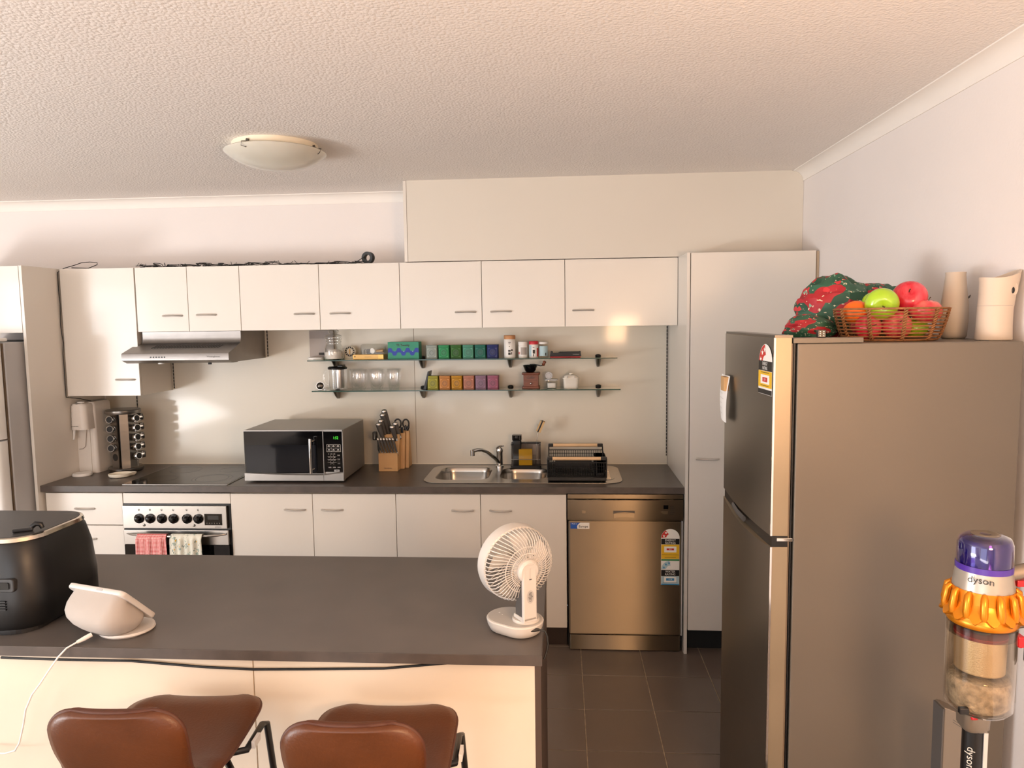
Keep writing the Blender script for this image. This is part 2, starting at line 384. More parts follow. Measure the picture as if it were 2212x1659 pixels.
# cornices
def cove(n=6, r=.055): return [(0, 0), (0, -r)]+[(r-r*math.cos(R(90*i/n))*.92-.0*r, -r+r*math.sin(R(90*i/n))*.92) for i in range(n+1)]+[(r, 0)]
pr = cove()
structure('trim_1', MB().prism([(XR-p[0], ZC+p[1]) for p in pr], 1, YF, -.3588), 'cornice', smooth=25)
structure('trim_2', MB().prism([(-p[0], ZC+p[1]) for p in pr], 0, XL, -.867), 'cornice', smooth=25)
# bulkhead above the wall units
YU, YB, CH, ZT = -.3484, -.3577, .8733, 2.0566
poly = [(-.865, ZT+.002), (-.865, ZC), (XR-.06, ZC)]+[(XR-.06+.058*math.sin(R(a)), ZC-.06+.058*math.cos(R(a))) for a in (0, 20, 40, 60, 80)]+[(XR-.001, ZC-.062), (XR-.001, ZT+.002)]
bh = thing('bulkhead', 'large beige boxed panel filling the wall above the upper cabinets up to the ceiling', 'bulkhead', (.2, YB, ZT))
part('front_panel', MB().prism([(p[0] if p[0] > -.86 else -.847, p[1]) for p in poly], 1, YB, YB+.016), 'bulkhead', bh)
part('side_panel', MB().box(-.866, -.8495, YB, -.001, ZT+.002, ZC-.001), 'laminate', bh)
part('shadow_gap', MB().box(-.8495, -.8470, YB+.004, YB+.02, ZT+.002, ZC-.001), 'carcass', bh)

# ------------------------------------------------------------------ splashback
sb = thing('splashback', 'glossy beige laminate splashback behind the worktop', 'splashback', (-.9, 0, CH))
part('panel', MB().box(-2.84, -.9015, -.006, -.0005, CH, 1.72), 'splash', sb)
part('panel', MB().box(-.8985, .598, -.006, -.0005, CH, 1.72), 'splash', sb)
part('joint', MB().box(-.9015, -.8985, -.004, -.0005, CH, 1.72), 'carcass', sb)
part('bead', MB().box(-2.84, .598, -.010, -.006, CH, CH+.004), 'ivory', sb)

# ------------------------------------------------------------------ cabinets
def handle(cx, cz, y, parent, L=.11, m='handle_steel'):
    pts = [(cx-L/2+L*t, y-.020*math.sin(math.pi*t)**.7-.001, cz) for t in [i/10 for i in range(11)]]
    return part('handle', MB().tube(pts, [.0068-.0026*math.sin(math.pi*i/10) for i in range(11)], 8, flat=.8), m, parent, smooth=50)
def door(x0, x1, z0, z1, y, parent, h=None, name='door', t=.016):
    d = part(name, MB().box(x0+.0015, x1-.0015, y, y+t, z0+.0015, z1-.0015), 'laminate', parent, bev=.0008)
    if h: handle(h[0], h[1], y, d)
    return d
def cabinet(x0, x1, z0, z1, y, doors, label, name='wall_cabinet', group=None, kick=False, top=None):
    c = thing(name, label, 'cabinet', ((x0+x1)/2, y/2, z0), group)
    part('carcass', MB().box(x0+.0006, x1-.0006, y+.0165, -.008, z0+.001, top or z1), 'laminate', c)
    if top: part('front_rail', MB().box(x0+.0006, x1-.0006, y+.0165, y+.035, top, z1), 'laminate', c)
    part('front_edge', MB().box(x0+.001, x1-.001, y+.0160, y+.0175, z0+.002, z1-.002), 'carcass', c)  # darker sheet behind the doors, seam shade put into its colour
    for d in doors: door(*d[:4], y, c, d[4], d[5] if len(d) > 5 else 'door')
    if kick: part('kickboard', MB().box(x0+.001, x1-.001, -.535, -.52, .0006, kick), 'kick', c)
    return c
ZU = 1.6955
gw = 'white wall cabinets above the worktop'
cabinet(-2.841, -2.405, 1.335, ZT, YU, [(-2.841, -2.405, 1.335, ZT, (-2.490, 1.428))], 'tall white wall cabinet left of the rangehood, hanging lower than the rest', group=gw)
cabinet(-2.4, -1.8, ZU, ZT, YU, [(-2.4, -2.1, ZU, ZT, (-2.193, 1.785)), (-2.1, -1.8, ZU, ZT, (-1.997, 1.787))], 'white wall cabinet with two narrow doors directly above the rangehood', group=gw)
cabinet(-1.8, -.9, ZU, ZT, YU, [(-1.8, -1.35, ZU, ZT, (-1.438, 1.785)), (-1.35, -.9, ZU, ZT, (-1.236, 1.785))], 'white two-door wall cabinet just right of the rangehood, wires on top', group=gw)
cabinet(-.9, 0, ZU, ZT, YU, [(-.9, -.45, ZU, ZT, (-.54, 1.783)), (-.45, 0, ZU, ZT, (-.346, 1.783))], 'white two-door wall cabinet above the two rows of tea tins', group=gw)
cabinet(0, .6, ZU, ZT, YU, [(0, .6, ZU, ZT, (.098, 1.784))], 'wide single-door white wall cabinet beside the tall pantry', group=gw)
YD = -.58
c = cabinet(-2.84, -2.402, .11, .836, YD, [(-2.84, -2.402, .6525, .83, (-2.62, .743), 'drawer'), (-2.84, -2.402, .475, .6505, (-2.62, .575), 'drawer'), (-2.84, -2.402, .295, .473, (-2.62, .39), 'drawer'), (-2.84, -2.402, .112, .293, (-2.62, .21), 'drawer')],
        'white drawer unit at the left end under the worktop', 'base_cabinet', kick=.11)
cabinet(-1.8, -.9, .11, .836, YD, [(-1.8, -1.35, .112, .83, (-1.447, .743)), (-1.35, -.9, .112, .83, (-1.245, .743))], 'white two-door base cabinet beside the oven', 'base_cabinet', kick=.11)
cabinet(-.9, 0, .11, .836, YD, [(-.9, -.45, .112, .83, (-.545, .743)), (-.45, 0, .112, .83, (-.345, .743))], 'white two-door base cabinet under the sink, left of the dishwasher', 'base_cabinet', kick=.11, top=.715)
# tall units
ep = single('end_panel', MB().box(.6005, .616, -.6187, -.001, 0, ZT), 'laminate', 'tall white end panel standing between the dishwasher and the pantry', 'panel', (.608, -.3, 0), bev=.0008)
pn = thing('pantry', 'tall white pantry cupboard with one long door, partly behind the dark fridge', 'cupboard', (.92, -.3, 0))
part('carcass', MB().box(.6165, 1.22, -.600, -.001, .125, ZT), 'laminate', pn)
part('front_edge', MB().box(.6175, 1.219, -.602, -.600, .127, ZT-.002), 'carcass', pn)  # same darker sheet, colours in the shade around the pantry door
door(.6185, 1.222, .126, ZT, -.6187, pn, (.710, 1.026))
part('filler', MB().box(1.225, 1.237, -.612, -.59, .125, ZT-.004), 'laminate_edge', pn)
part('kickboard', MB().box(.6165, 1.237, -.545, -.53, .0006, .125), 'black_matt', pn)
fp = single('end_panel', MB().box(-2.868, -2.852, -.6187, -.001, 0, ZT), 'laminate', 'tall white end panel standing between the white fridge and the left end of the worktop', 'panel', (-2.86, -.3, 0), bev=.0008)
cabinet(-3.55, -2.8695, 1.7015, ZT, -.6187, [(-3.55, -2.8695, 1.7015, ZT, None)], 'white cupboard over the white fridge at the left edge', 'overhead_cabinet')
# white fridge
wf = thing('white_fridge', 'white fridge standing in the recess at the left edge of the photo', 'fridge', (-3.2, -.4, 0))
part('body', MB().box(-3.51, -2.885, -.735, -.03, .02, 1.655), 'grey_side', wf, bev=.004)
part('door', MB().prism(rr(-3.1975, -.785, .625, .085, .028, 5), 2, .05, 1.15), 'white_gloss', wf, smooth=40)
part('door', MB().prism(rr(-3.1975, -.785, .625, .085, .028, 5), 2, 1.16, 1.66), 'white_gloss', wf, smooth=40)
part('gasket', MB().box(-3.5, -2.892, -.743, -.734, .06, 1.65), 'gasket', wf)
part('hinge_cover', MB().box(-3.03, -2.90, -.80, -.69, 1.6605, 1.678), 'white_plastic', wf, bev=.006)
part('floor_foot', MB().box(-3.5, -2.9, -.6, -.1, 0.0005, .02), 'black', wf)

# ------------------------------------------------------------------ worktop, sink, cooktop
wt = thing('worktop', 'long dark stone-look laminate worktop along the back wall', 'countertop', (-1.1, -.3, CH))
SX0, SX1, SY0, SY1 = -.775, .30, -.522, -.062
def slab(mb, holes, x0, x1, y0, y1, z0, z1):
    hx0, hx1, hy0, hy1 = holes
    return mb.box(x0, hx0, y0, y1, z0, z1).box(hx1, x1, y0, y1, z0, z1).box(hx0, hx1, y0, hy0, z0, z1).box(hx0, hx1, hy1, y1, z0, z1)
part('top', slab(MB(), (-.73, -.09, -.46, -.11), -2.8505, .5995, -.598, -.011, .8400, CH), 'stone', wt)
part('front_edge', MB().box(-2.8505, .5995, -.6015, -.598, .8400, CH), 'stone_edge', wt, bev=.001)
part('shadow_rail', MB().box(-2.84, .5995, -.56, -.545, .8365, .8395), 'black_matt', wt)
# sink
sk = thing('kitchen_sink', 'stainless steel double bowl sink with drainer set into the worktop', 'sink', (-.24, -.3, CH))
def bowl(mb, cx, cy, w_, h_, r, zt, zb):
    L = []
    for k, (s_, z) in enumerate(((0, zt), (.004, zt-.006), (.008, zt-.03), (.012, zb+.04), (.03, zb+.012), (.06, zb))):
        L.append([(p[0], p[1], z) for p in rr(cx, cy, w_-2*s_, h_-2*s_, r-s_*.4, 6)])
    mb.loft(L, cap=False); n = len(L[-1]); b = len(mb.v)-n
    mb.f.append(tuple(range(b, b+n))); mb.m.append(mb.cur)
# rim plate made of strips around two bowls
ZR = CH+.004
plate = MB(); outer = rr((SX0+SX1)/2, (SY0+SY1)/2, SX1-SX0, SY1-SY0, .085, 8)
B1 = (-.572, -.285, .300, .335, .075); B2 = (-.235, -.285, .262, .300, .075)
plate.prism([(x, y) for x, y in outer], 2, CH+.0004, ZR)
pl_o = part('rim', plate, 'sink_steel', sk, bev=.0015)
# cut bowls
def cutter(bs):
    mb = MB()
    for b in bs: mb.prism(rr(*b[:4], b[4], 6), 2, CH-.02, CH+.03)
    me = bpy.data.meshes.new('c'); me.from_pydata(mb.v, [], mb.f); bm = bmesh.new(); bm.from_mesh(me); bmesh.ops.recalc_face_normals(bm, faces=bm.faces); bm.to_mesh(me); bm.free()
    return me
def boolean(o, me, origin):
    c = bpy.data.objects.new('c', me); COL.objects.link(c)
    md = o.modifiers.new('b', 'BOOLEAN'); md.operation = 'DIFFERENCE'; md.object = c; md.solver = 'EXACT'
    bpy.context.view_layer.update(); dg = bpy.context.evaluated_depsgraph_get()
    c.location = (0, 0, 0); bpy.context.view_layer.update()
    new = bpy.data.meshes.new_from_object(o.evaluated_get(bpy.context.evaluated_depsgraph_get()))
    o.modifiers.clear(); o.data = new; bpy.data.objects.remove(c)
boolean(pl_o, cutter([B1, B2]), None)
for b in (B1, B2):
    mb = MB(); bowl(mb, *b[:4], b[4], ZR, .72)
    part('bowl', mb, 'sink_steel', sk, smooth=50, fix=False)
    part('drain', MB().lathe([(.0, .723), (.038, .724), (.040, .721)], (b[0], b[1], 0), 20), 'steel_dark', sk, smooth=40)
part('drainer_tray', MB().prism(rr(.11, -.29, .30, .33, .06, 6), 2, ZR-.0005, ZR+.0012), 'sink_steel', sk)
for i in range(11): part('drainer_rib', MB().tube([(-.01, -.42+i*.026, ZR+.001), (.24, -.42+i*.026, ZR+.001)], .0022, 6), 'sink_steel', sk, smooth=60)
# tap
tp = thing('mixer_tap', 'chrome mixer tap with a long swivel spout behind the sink', 'tap', (-.388, -.10, ZR))
part('body', MB().lathe([(.0, 0), (.025, 0), (.025, .006), (.019, .010), (.019, .085), (.021, .088), (.021, .100), (.016, .112), (0, .115)], (-.388, -.10, ZR), 20), 'chrome', tp, smooth=40)
part('spout', MB().tube([(-.392, -.115, .905), (-.405, -.14, .93), (-.45, -.21, .985), (-.475, -.245, 1.004), (-.50, -.27, 1.008), (-.522, -.285, 1.004)], [.011, .011, .0105, .0105, .0105, .0105], 12), 'chrome', tp, smooth=60)
part('aerator', MB().cyl((-.524, -.286, 1.010), (-.524, -.286, .978), .012, .0125, 14), 'chrome', tp, smooth=40)
part('lever', MB().tube([(-.392, -.102, .988), (-.388, -.12, 1.0), (-.375, -.14, 1.008), (-.362, -.155, 1.010)], [.018, .014, .010, .007], 10, flat=.6), 'chrome', tp, smooth=60)
# cooktop
ck = thing('cooktop', 'black ceramic glass cooktop with a thin steel frame in the worktop', 'cooktop', (-2.1, -.33, CH))
part('frame', MB().box(-2.402, -1.815, -.578, -.082, CH+.0003, CH+.004), 'steel_plain', ck, bev=.001)
part('glass', MB().box(-2.396, -1.821, -.572, -.088, CH+.004, CH+.0052), 'hob_glass', ck)
mat('ring_print', '#5a5654', .4)
for x, y, r in ((-2.24, -.21, .085), (-1.97, -.43, .105), (-2.25, -.44, .075), (-1.96, -.20, .07)):
    for q in (r, r*.82) if r > .1 else (r,):
        part('hob_ring', MB().loft([[(x+(q+d)*math.cos(R(a)), y+(q+d)*math.sin(R(a)), CH+.0054) for a in range(0, 360, 10)] for d in (0, .0022)], cap=False), 'ring_print', ck)

# ------------------------------------------------------------------ rangehood
hd = thing('rangehood', 'stainless steel visor rangehood below the narrow wall cabinets', 'range hood', (-2.1, -.25, 1.53))
curve = [(-.335, 1.695), (-.335, 1.66)]+[(-.335-.03*(1-math.cos(R(a))), 1.66-.035*math.sin(R(a))) for a in (20, 40, 60, 80)]+[(-.50, 1.582), (-.505, 1.578), (-.505, 1.545), (-.46, 1.528), (-.009, 1.528), (-.009, 1.695)]
part('body', MB().prism(curve, 0, -2.383, -1.812), 'steel_hood', hd, smooth=30)
vz = lambda y: 1.6255+(y+.365)*(1.582-1.6255)/(-.135)+.001
part('visor', MB().prism([(-.40, vz(-.40)), (-.506, 1.5815), (-.508, 1.578), (-.508, 1.544), (-.463, 1.526), (-.40, 1.526)], 0, -2.405, -1.805), 'steel_hood', hd, smooth=30)
n = Vector((0, -.0435, .135)).normalized()
mat('slot_dark', '#3a3836', .8)
for i in range(24):
    x = -2.275+i*.0162
    mb = MB()
    ya, yb_ = -.385, -.43
    mb.prism([(x-.006, 0), (x, 0), (x+.012, 1), (x+.006, 1)], 2, 0, .0012)
    mb.v = [(vx, yb_+(ya-yb_)*vy, vz(yb_+(ya-yb_)*vy)+.0006+vz_) for vx, vy, vz_ in mb.v]
    part('vent_slot', mb, 'slot_dark', hd)
for i in range(6): part('button', MB().cyl((-2.24+i*.0155, -.5075, 1.561), (-2.24+i*.0155, -.5105, 1.561), .0038, n=10), 'black', hd)
text('Westinghouse', .0125, (-1.89, -.5086, 1.562), parent=hd, m='lettering_dark')
part('work_lamp', MB().cyl((-2.22, -.44, 1.527), (-2.22, -.44, 1.521), .018, n=14), 'white_plastic', hd, smooth=40)
part('latch', MB().box(-1.95, -1.935, -.45, -.44, 1.516, 1.527), 'rubber', hd)

# ------------------------------------------------------------------ oven
ov = thing('oven', 'built-in stainless steel oven with black knobs under the cooktop', 'oven', (-2.1, -.3, .11))
part('housing', MB().box(-2.399, -1.801, -.583, -.02, .11, .773), 'black', ov)
part('filler_panel', MB().box(-2.3985, -1.8015, -.58, -.02, .774, .829), 'laminate', ov, label='white filler panel above the oven')
cp = part('control_panel', MB().box(-2.396, -1.816, -.600, -.583, .641, .764), 'steel_plain', ov, bev=.002)
for i, x in enumerate((-2.302, -2.240, -2.175, -2.110, -2.035, -1.972)):
    k = part('knob', MB().lathe([(0, 0), (.027, 0), (.0265, .006), (.017, .010), (.014, .026), (.010, .030), (0, .031)], n=24, M=Matrix.Translation((x, -.6, .696)) @ Matrix.Rotation(R(90), 4, 'X')), 'black_gloss', cp, smooth=35)
    F = Flat((x, -.6, .744), FRONT); F.rect(-.0045, .0045, -.0045, .0045, 'print_dark'); F.rect(-.0015, .003, -.001, .003, 'label_white' if i % 2 else 'steel_plain'); F.rect(-.0004, .0004, -.011, -.008, 'print_dark')
    part('symbol', F.mb, F.ms, cp, fix=False)
for x in (-2.277, -1.998): part('indicator_lamp', MB().lathe([(0, 0), (.008, 0), (.006, .004), (0, .005)], n=12, M=Matrix.Translation((x, -.6, .659)) @ Matrix.Rotation(R(90), 4, 'X')), 'steel_dark', cp, smooth=40)
ds = part('clock_display', MB().box(-1.938, -1.842, -.602, -.5995, .661, .723), 'black_gloss', cp)
F = Flat((-1.89, -.602, .692), FRONT); F.rect(-.03, .03, .0, .022, 'print_dark')
for i in range(6): F.poly(circ(-.035+i*.014, -.02, .003, 8), 'steel_dark')
part('symbol', F.mb, F.ms, cp, fix=False)
text('SIMPSON', .0085, (-1.866, -.6005, .650), parent=cp, shear=.3)
od = part('oven_door', MB().box(-2.394, -1.808, -.600, -.583, .13, .550), 'black_gloss', ov)
part('door_trim', MB().box(-2.394, -1.810, -.602, -.583, .552, .632), 'steel_plain', ov, bev=.002)
part('handle', MB().tube([(-2.375, -.604, .613), (-2.33, -.625, .612), (-2.24, -.640, .611), (-2.1, -.645, .611), (-1.96, -.640, .611), (-1.86, -.625, .612), (-1.822, -.604, .613)], [.003, .006, .009, .010, .009, .0075, .006], 10, flat=.8), 'steel_plain', ov, smooth=60)
part('kickboard', MB().box(-2.399, -1.801, -.535, -.52, .0006, .109), 'kick', ov)
def towel(name, label, x0, x1, zb, mt, ph, amp):
    nv = 26
    def fn(u, v):
        x = x0+(x1-x0)*u; ga = 1-.06*v
        x = (x0+x1)/2+(x-(x0+x1)/2)*(.94+.10*v)
        fold = amp*math.sin(u*17+ph)*(.4+.6*v)+amp*.6*math.sin(u*31+ph*2+v)
        if v < .12:
            a = math.pi*(v/.12); rr_ = .016
            y, z = -.643+rr_*math.cos(a), .611+rr_*math.sin(a)
            y += -0.0*fold; return (x, y-abs(fold)*.3, z)
        return (x, -.6605-fold-.006, .611-(v-.12)/.88*(.611-zb))
    m = MB().grid(fn, 48, nv, uv=True)
    # back flap
    o = single(name, m, mt, label, 'towel', ((x0+x1)/2, -.65, zb), smooth=80, fix=False)
    s_ = o.modifiers.new('thick', 'SOLIDIFY'); s_.thickness = .002; s_.offset = 1
    return o
towel('tea_towel', 'red and white checked tea towel folded over the oven handle', -2.292, -2.120, .33, 'gingham', 0.3, .006)
towel('tea_towel', 'pale floral tea towel with yellow flowers hanging over the oven handle', -2.105, -1.925, .35, 'floral', 1.7, .008)

# ------------------------------------------------------------------ dishwasher
dw = thing('dishwasher', 'stainless steel dishwasher under the right end of the worktop', 'dishwasher', (.3, -.3, 0))
part('tub', MB().box(.006, .594, -.575, -.02, .012, .834), 'black', dw)
part('top_trim', MB().box(.004, .594, -.598, -.575, .812, .8355), 'steel', dw, bev=.003)
def bow(x0, x1, y, z0, z1, sag, dy, n=16):
    mb = MB(); L = []
    for i in range(n+1):
        t = i/n; x = x0+(x1-x0)*t; c_ = 1-(2*t-1)**2
        zz = z0-sag*c_; yy = y-dy*c_
        L.append([(x, -.575, zz), (x, -.575, z1), (x, yy, z1), (x, yy-.004, zz+.012), (x, yy, zz)])
    mb.loft(L); return mb
pnl = part('control_panel', bow(.004, .594, -.604, .703, .809, .004, .008), 'steel', dw, smooth=30)
dd = part('door', MB().box(.009, .588, -.600, -.575, .088, .697), 'steel', dw, bev=.008)
part('plinth', MB().prism(rr(.2985, -.582, .575, .03, .012, 4), 2, .006, .085), 'steel', dw, smooth=40)
part('side_strip', MB().box(.588, .594, -.596, -.575, .088, .697), 'grey_side', dw)
hp = part('handle_recess', MB().box(.238, .348, -.6145, -.60, .708, .755), 'steel_dark', pnl)
part('handle_flap', MB().box(.240, .346, -.6155, -.612, .712, .738), 'steel', pnl, bev=.001)
part('button', MB().box(.078, .098, -.611, -.603, .738, .754), 'steel', pnl, bev=.001)
for i in range(6): part('button', MB().box(.394+i*.0205, .4135+i*.0205, -.6115, -.603, .736, .7515), 'steel', pnl, bev=.001)
part('display', MB().box(.494, .518, -.6105, -.602, .764, .784), 'black_gloss', pnl)
F = Flat((0, -.6095, 0), FRONT)
for i in range(5): F.rect(.400+i*.0205, .404+i*.0205, .766, .770, 'print_dark')
for i in range(5): F.rect(.526, .529, .736+i*.0105, .739+i*.0105, 'print_dark'); F.rect(.532, .546+.004*(i % 2), .737+i*.0105, .7385+i*.0105, 'print_dark')
part('symbol', F.mb, F.ms, pnl, fix=False)
text('dishlex', .014, (.292, -.6128, .783), parent=pnl, m='lettering_dark', shear=.2)
def energy(o, orient, W, H, parent, water=False, num='31L', orient_t=None):
    """arched star rating sticker: origin bottom left"""
    F = Flat(o, orient); eh = W*1.95 if water else H
    base = H-eh if water else 0
    a = W/2-.001
    F.poly([(0, 0), (W, 0), (W, H-W/2)]+[(W/2+W/2*math.cos(R(t)), H-W/2+W/2*math.sin(R(t))) for t in range(10, 180, 10)]+[(0, H-W/2)], 'label_white')
    def dial(cy, c1, c2, t0):
        F.poly([(W/2+a*math.cos(R(t)), cy+a*math.sin(R(t))) for t in range(180, t0-1, -12)]+[(W/2+a*.45*math.cos(R(t)), cy+a*.45*math.sin(R(t))) for t in range(t0, 181, 12)], c1)
        for t in (163, 130, 100 if t0 < 100 else 163): F.poly(star(W/2+a*.74*math.cos(R(t)), cy+a*.74*math.sin(R(t)), a*.17), c2)
    if not water:
        dial(H-W/2, 'red', 'label_white', 85)
        y1 = H*.665; y2 = H*.47; F.rect(.001, W-.001, y2, y1, 'black')
        F.rect(.001, W-.001, H*.14, y2-.001, 'yellow'); F.rect(.001, W-.001, .001, H*.10, 'black')
        F.rect(W*.18, W*.82, H*.21, H*.39, 'label_white'); F.rect(W*.32, W*.68, H*.25, H*.34, 'red')
        for k in (.43, .17): F.rect(W*.2, W*.8, H*k, H*k+.0015, 'lettering_dark')
        p = part('energy_label', F.mb, F.ms, parent, fix=False, label='arched energy rating sticker with red stars')
        for s_, yy in (('ENERGY', y1-(y1-y2)*.27), ('RATING', y1-(y1-y2)*.74)): text(s_, (y1-y2)*.5, F.pos(W/2, yy), orient, 'lettering_white', p, wx=.8)
        text('319', H*.07, F.pos(W/2, H*.295), orient, 'lettering_white', p)
        return p
    dial(H-W/2, 'red', 'label_white', 112)
    y1 = H-W*.54; y2 = H-W*.86; F.rect(.001, W-.001, y2, y1, 'black')
    y3 = H-W*1.68; F.rect(.001, W-.001, y3, y2-.001, 'yellow'); F.rect(W*.17, W*.83, y2-W*.45, y2-W*.12, 'label_white'); F.rect(W*.3, W*.7, y2-W*.33, y2-W*.22, 'red')
    F.rect(W*.03, W*.96, y3+W*.22, y3+W*.235, 'print_dark'); F.rect(W*.2, W*.8, y3+W*.08, y3+W*.095, 'print_dark')
    F.rect(.001, W-.001, y3-W*.10, y3-.001, 'label_green')
    y4 = y3-W*.62; dial(y4+.003, 'label_pale', 'label_blue', 85)
    y5 = y4-W*.34; F.rect(.001, W-.001, y5, y4, 'black'); F.rect(.001, W-.001, .001, y5-.001, 'label_pale'); F.rect(W*.17, W*.83, y5-W*.36, y5-W*.04, 'label_white'); F.rect(W*.28, W*.72, y5-W*.26, y5-W*.12, 'label_blue')
    F.rect(.001, W-.001, .001, W*.09, 'label_blue'); F.rect(W*.1, W*.9, W*.15, W*.165, 'print_dark')
    p = part('energy_label', F.mb, F.ms, parent, fix=False, label='tall arched energy and water rating sticker')
    for s_, ya, yb_ in (('ENERGY', y1, .27), ('RATING', y1, .74), ('WATER', y4, .27), ('RATING', y4, .74)): text(s_, W*.165, F.pos(W/2, ya-W*.33*yb_), orient, 'lettering_white', p, wx=.95)
    text('311', W*.10, F.pos(W/2, y2-W*.275), orient, 'lettering_white', p); text('11.8', W*.11, F.pos(W/2, y5-W*.19), orient, 'lettering_white', p)
    return p
energy((.484, -.600, .360), FRONT, .094, .297, dw, water=True)
F = Flat((.019, -.600, .655), FRONT); F.rect(0, .098, 0, .032, 'label_white'); F.poly([(0, 0), (.036, 0), (.034, .014), (.042, .026), (.052, .032), (0, .032)], 'eu_blue')
p = part('origin_label', F.mb, F.ms, dw, fix=False)
text('Made in', .0085, F.pos(.021, .026), FRONT, 'lettering_white', p); text('Europe', .0165, F.pos(.067, .012), FRONT, 'lettering_dark', p, bold=.0003)

# ------------------------------------------------------------------ glass shelves
def shelf(z, x0, x1, label, brx):
    s_ = thing('glass_shelf', label, 'shelf', ((x0+x1)/2, -.1, z-.006), 'glass shelves under the wall cabinets')
    mb = MB().box(x0, x1, -.19, -.0065, z-.006, z); mb.m = [0, 0, 1, 1, 1, 1]
    part('pane', mb, ['shelf_glass', 'glass_edge'], s_)
    for x in brx:
        b = part('bracket', MB().loft([[(x+w_*math.cos(R(a)), y+t*math.sin(R(a)), zz) for a in range(0, 360, 30)] for w_, t, y, zz in ((.017, .055, -.062, z-.0065), (.016, .045, -.052, z-.02), (.012, .030, -.037, z-.045), (.008, .014, -.021, z-.062))]), 'steel_dark', s_, smooth=50)
        part('cap', MB().ell((x, -.030, z+.004), .017, .017, .009, 16, 8), 'black', s_, smooth=60)
    return s_
Z1, Z2 = 1.5185, 1.3405
shelf(Z1, -1.49, .293, 'upper of the two glass shelves, holding green tins and white jars', (-1.368, -.845, -.322, .193))
shelf(Z2, -1.47, .311, 'lower of the two glass shelves, holding glasses and a wooden coffee grinder', (-1.366, -.845, -.322, .194))
T = .0006; z = Z1+T
# kitchen scale
sc_ = thing('kitchen_scale', 'flat greige kitchen scale leaning upright at the left end of the upper shelf', 'scale', (-1.455, -.03, z))
part('plate', MB().prism(rr(-1.457, 1.604, .146, .170, .012), 1, -.026, -.012), 'greige', sc_, smooth=40)
part('panel', MB().prism([(-1.529, 1.640), (-1.385, 1.640), (-1.385, 1.688), (-1.529, 1.688)], 1, -.0275, -.026), 'greige_dark', sc_)
part('foot', MB().prism(rr(-1.478, -.055, .096, .07, .02), 2, z, z+.010), 'white_plastic', sc_, smooth=40)
part('display', MB().box(-1.475, -1.415, -.0275, -.026, 1.541, 1.556), 'print_dark', sc_)
# apothecary jar
jr = thing('glass_jar', 'clear glass apothecary jar half full of white powder on the upper shelf', 'jar', (-1.352, -.12, z))
part('glass', MB().lathe([(0, 0), (.050, 0), (.055, .008), (.056, .06), (.050, .078), (.044, .088), (.044, .100), (.047, .104), (.044, .110), (.049, .118), (.052, .128), (.046, .140), (.032, .147), (.022, .15), (.030, .157), (.033, .166), (.024, .174), (0, .176)], (-1.352, -.12, z), 28), 'jar_glass', jr, smooth=60)
mb = MB().lathe([(0, .004), (.050, .004), (.0525, .03), (.0525, .045), (.03, .057), (0, .061)], (-1.352, -.12, z), 24)
part('powder', mb, 'powder', jr, smooth=60)
# timer
tm = thing('kitchen_timer', 'small beige mechanical timer with a black numbered dial ring on the shelf', 'timer', (-1.272, -.06, z))
part('case', MB().prism([(-1.305, z), (-1.240, z), (-1.241, z+.035)]+[(-1.272+.034*math.cos(R(a)), z+.042+.034*math.sin(R(a))) for a in range(0, 181, 15)]+[(-1.304, z+.035)], 1, -.072, -.045), 'cream', tm, smooth=30)
F = Flat((-1.272, -.0725, z+.044), FRONT); F.poly(circ(0, 0, .030, 28), 'print_dark'); F.poly(circ(0, 0, .019, 24), 'cream')
for i in range(12): F.poly(circ(.0245*math.cos(R(i*30)), .0245*math.sin(R(i*30)), .0030, 8), 'cream')
part('dial', F.mb, F.ms, tm, fix=False)
part('knob', MB().box(-1.275, -1.269, -.082, -.072, z+.028, z+.060), 'brass', tm, bev=.001)
# gold box, acrylic box, bottles
gb = thing('gold_box', 'flat gold gift box lying on the upper shelf under the acrylic case', 'box', (-1.14, -.10, z))
part('box', MB().box(-1.233, -1.052, -.145, -.055, z, z+.028), 'gold', gb, bev=.001)
F = Flat((-1.233, -.145, z), FRONT); F.rect(.004, .150, .003, .0265, 'brass'); F.poly(circ(.012, .016, .004, 10), 'print_dark'); F.rect(.07, .11, .013, .0145, 'lettering_dark')
part('print', F.mb, F.ms, gb, fix=False)
ab = thing('acrylic_case', 'clear rounded acrylic case standing on the gold box', 'case', (-1.12, -.085, z+.029))
part('shell', MB().loft([[(p[0], p[1], zz) for p in rr(-1.122, -.085, .150-s_, .075-s_, .018, 5)] for s_, zz in ((0, z+.0288), (0, z+.075), (.006, z+.084), (.02, z+.088))]), 'clear_plastic', ab, smooth=50)
bt = thing('bottle', 'tiny white-capped bottle lying inside the acrylic case', 'bottle', (-1.13, -.09, z+.03))
part('cap', MB().cyl((-1.128, -.104, z+.047), (-1.123, -.09, z+.047), .0165, n=18), 'white_plastic', bt, smooth=40)
part('body', MB().cyl((-1.123, -.09, z+.047), (-1.108, -.068, z+.047), .013, n=14), 'glass', bt, smooth=40)
bt = thing('bottle', 'tiny brass-necked bottle lying at the right inside the acrylic case', 'bottle', (-1.085, -.085, z+.03))
part('neck', MB().cyl((-1.108, -.088, z+.044), (-1.086, -.090, z+.046), .010, n=14), 'brass', bt, smooth=40)
part('body', MB().cyl((-1.086, -.090, z+.046), (-1.066, -.090, z+.047), .013, n=14), 'brass', bt, smooth=40)
bt = single('clip_hook', MB().tube([(-1.180, -.095, z+.0315), (-1.178, -.095, z+.050), (-1.172, -.095, z+.057), (-1.166, -.095, z+.050)], .003, 6), 'steel_dark', 'bent dark metal hook standing inside the acrylic case', 'hook', (-1.172, -.095, z+.029), smooth=60)
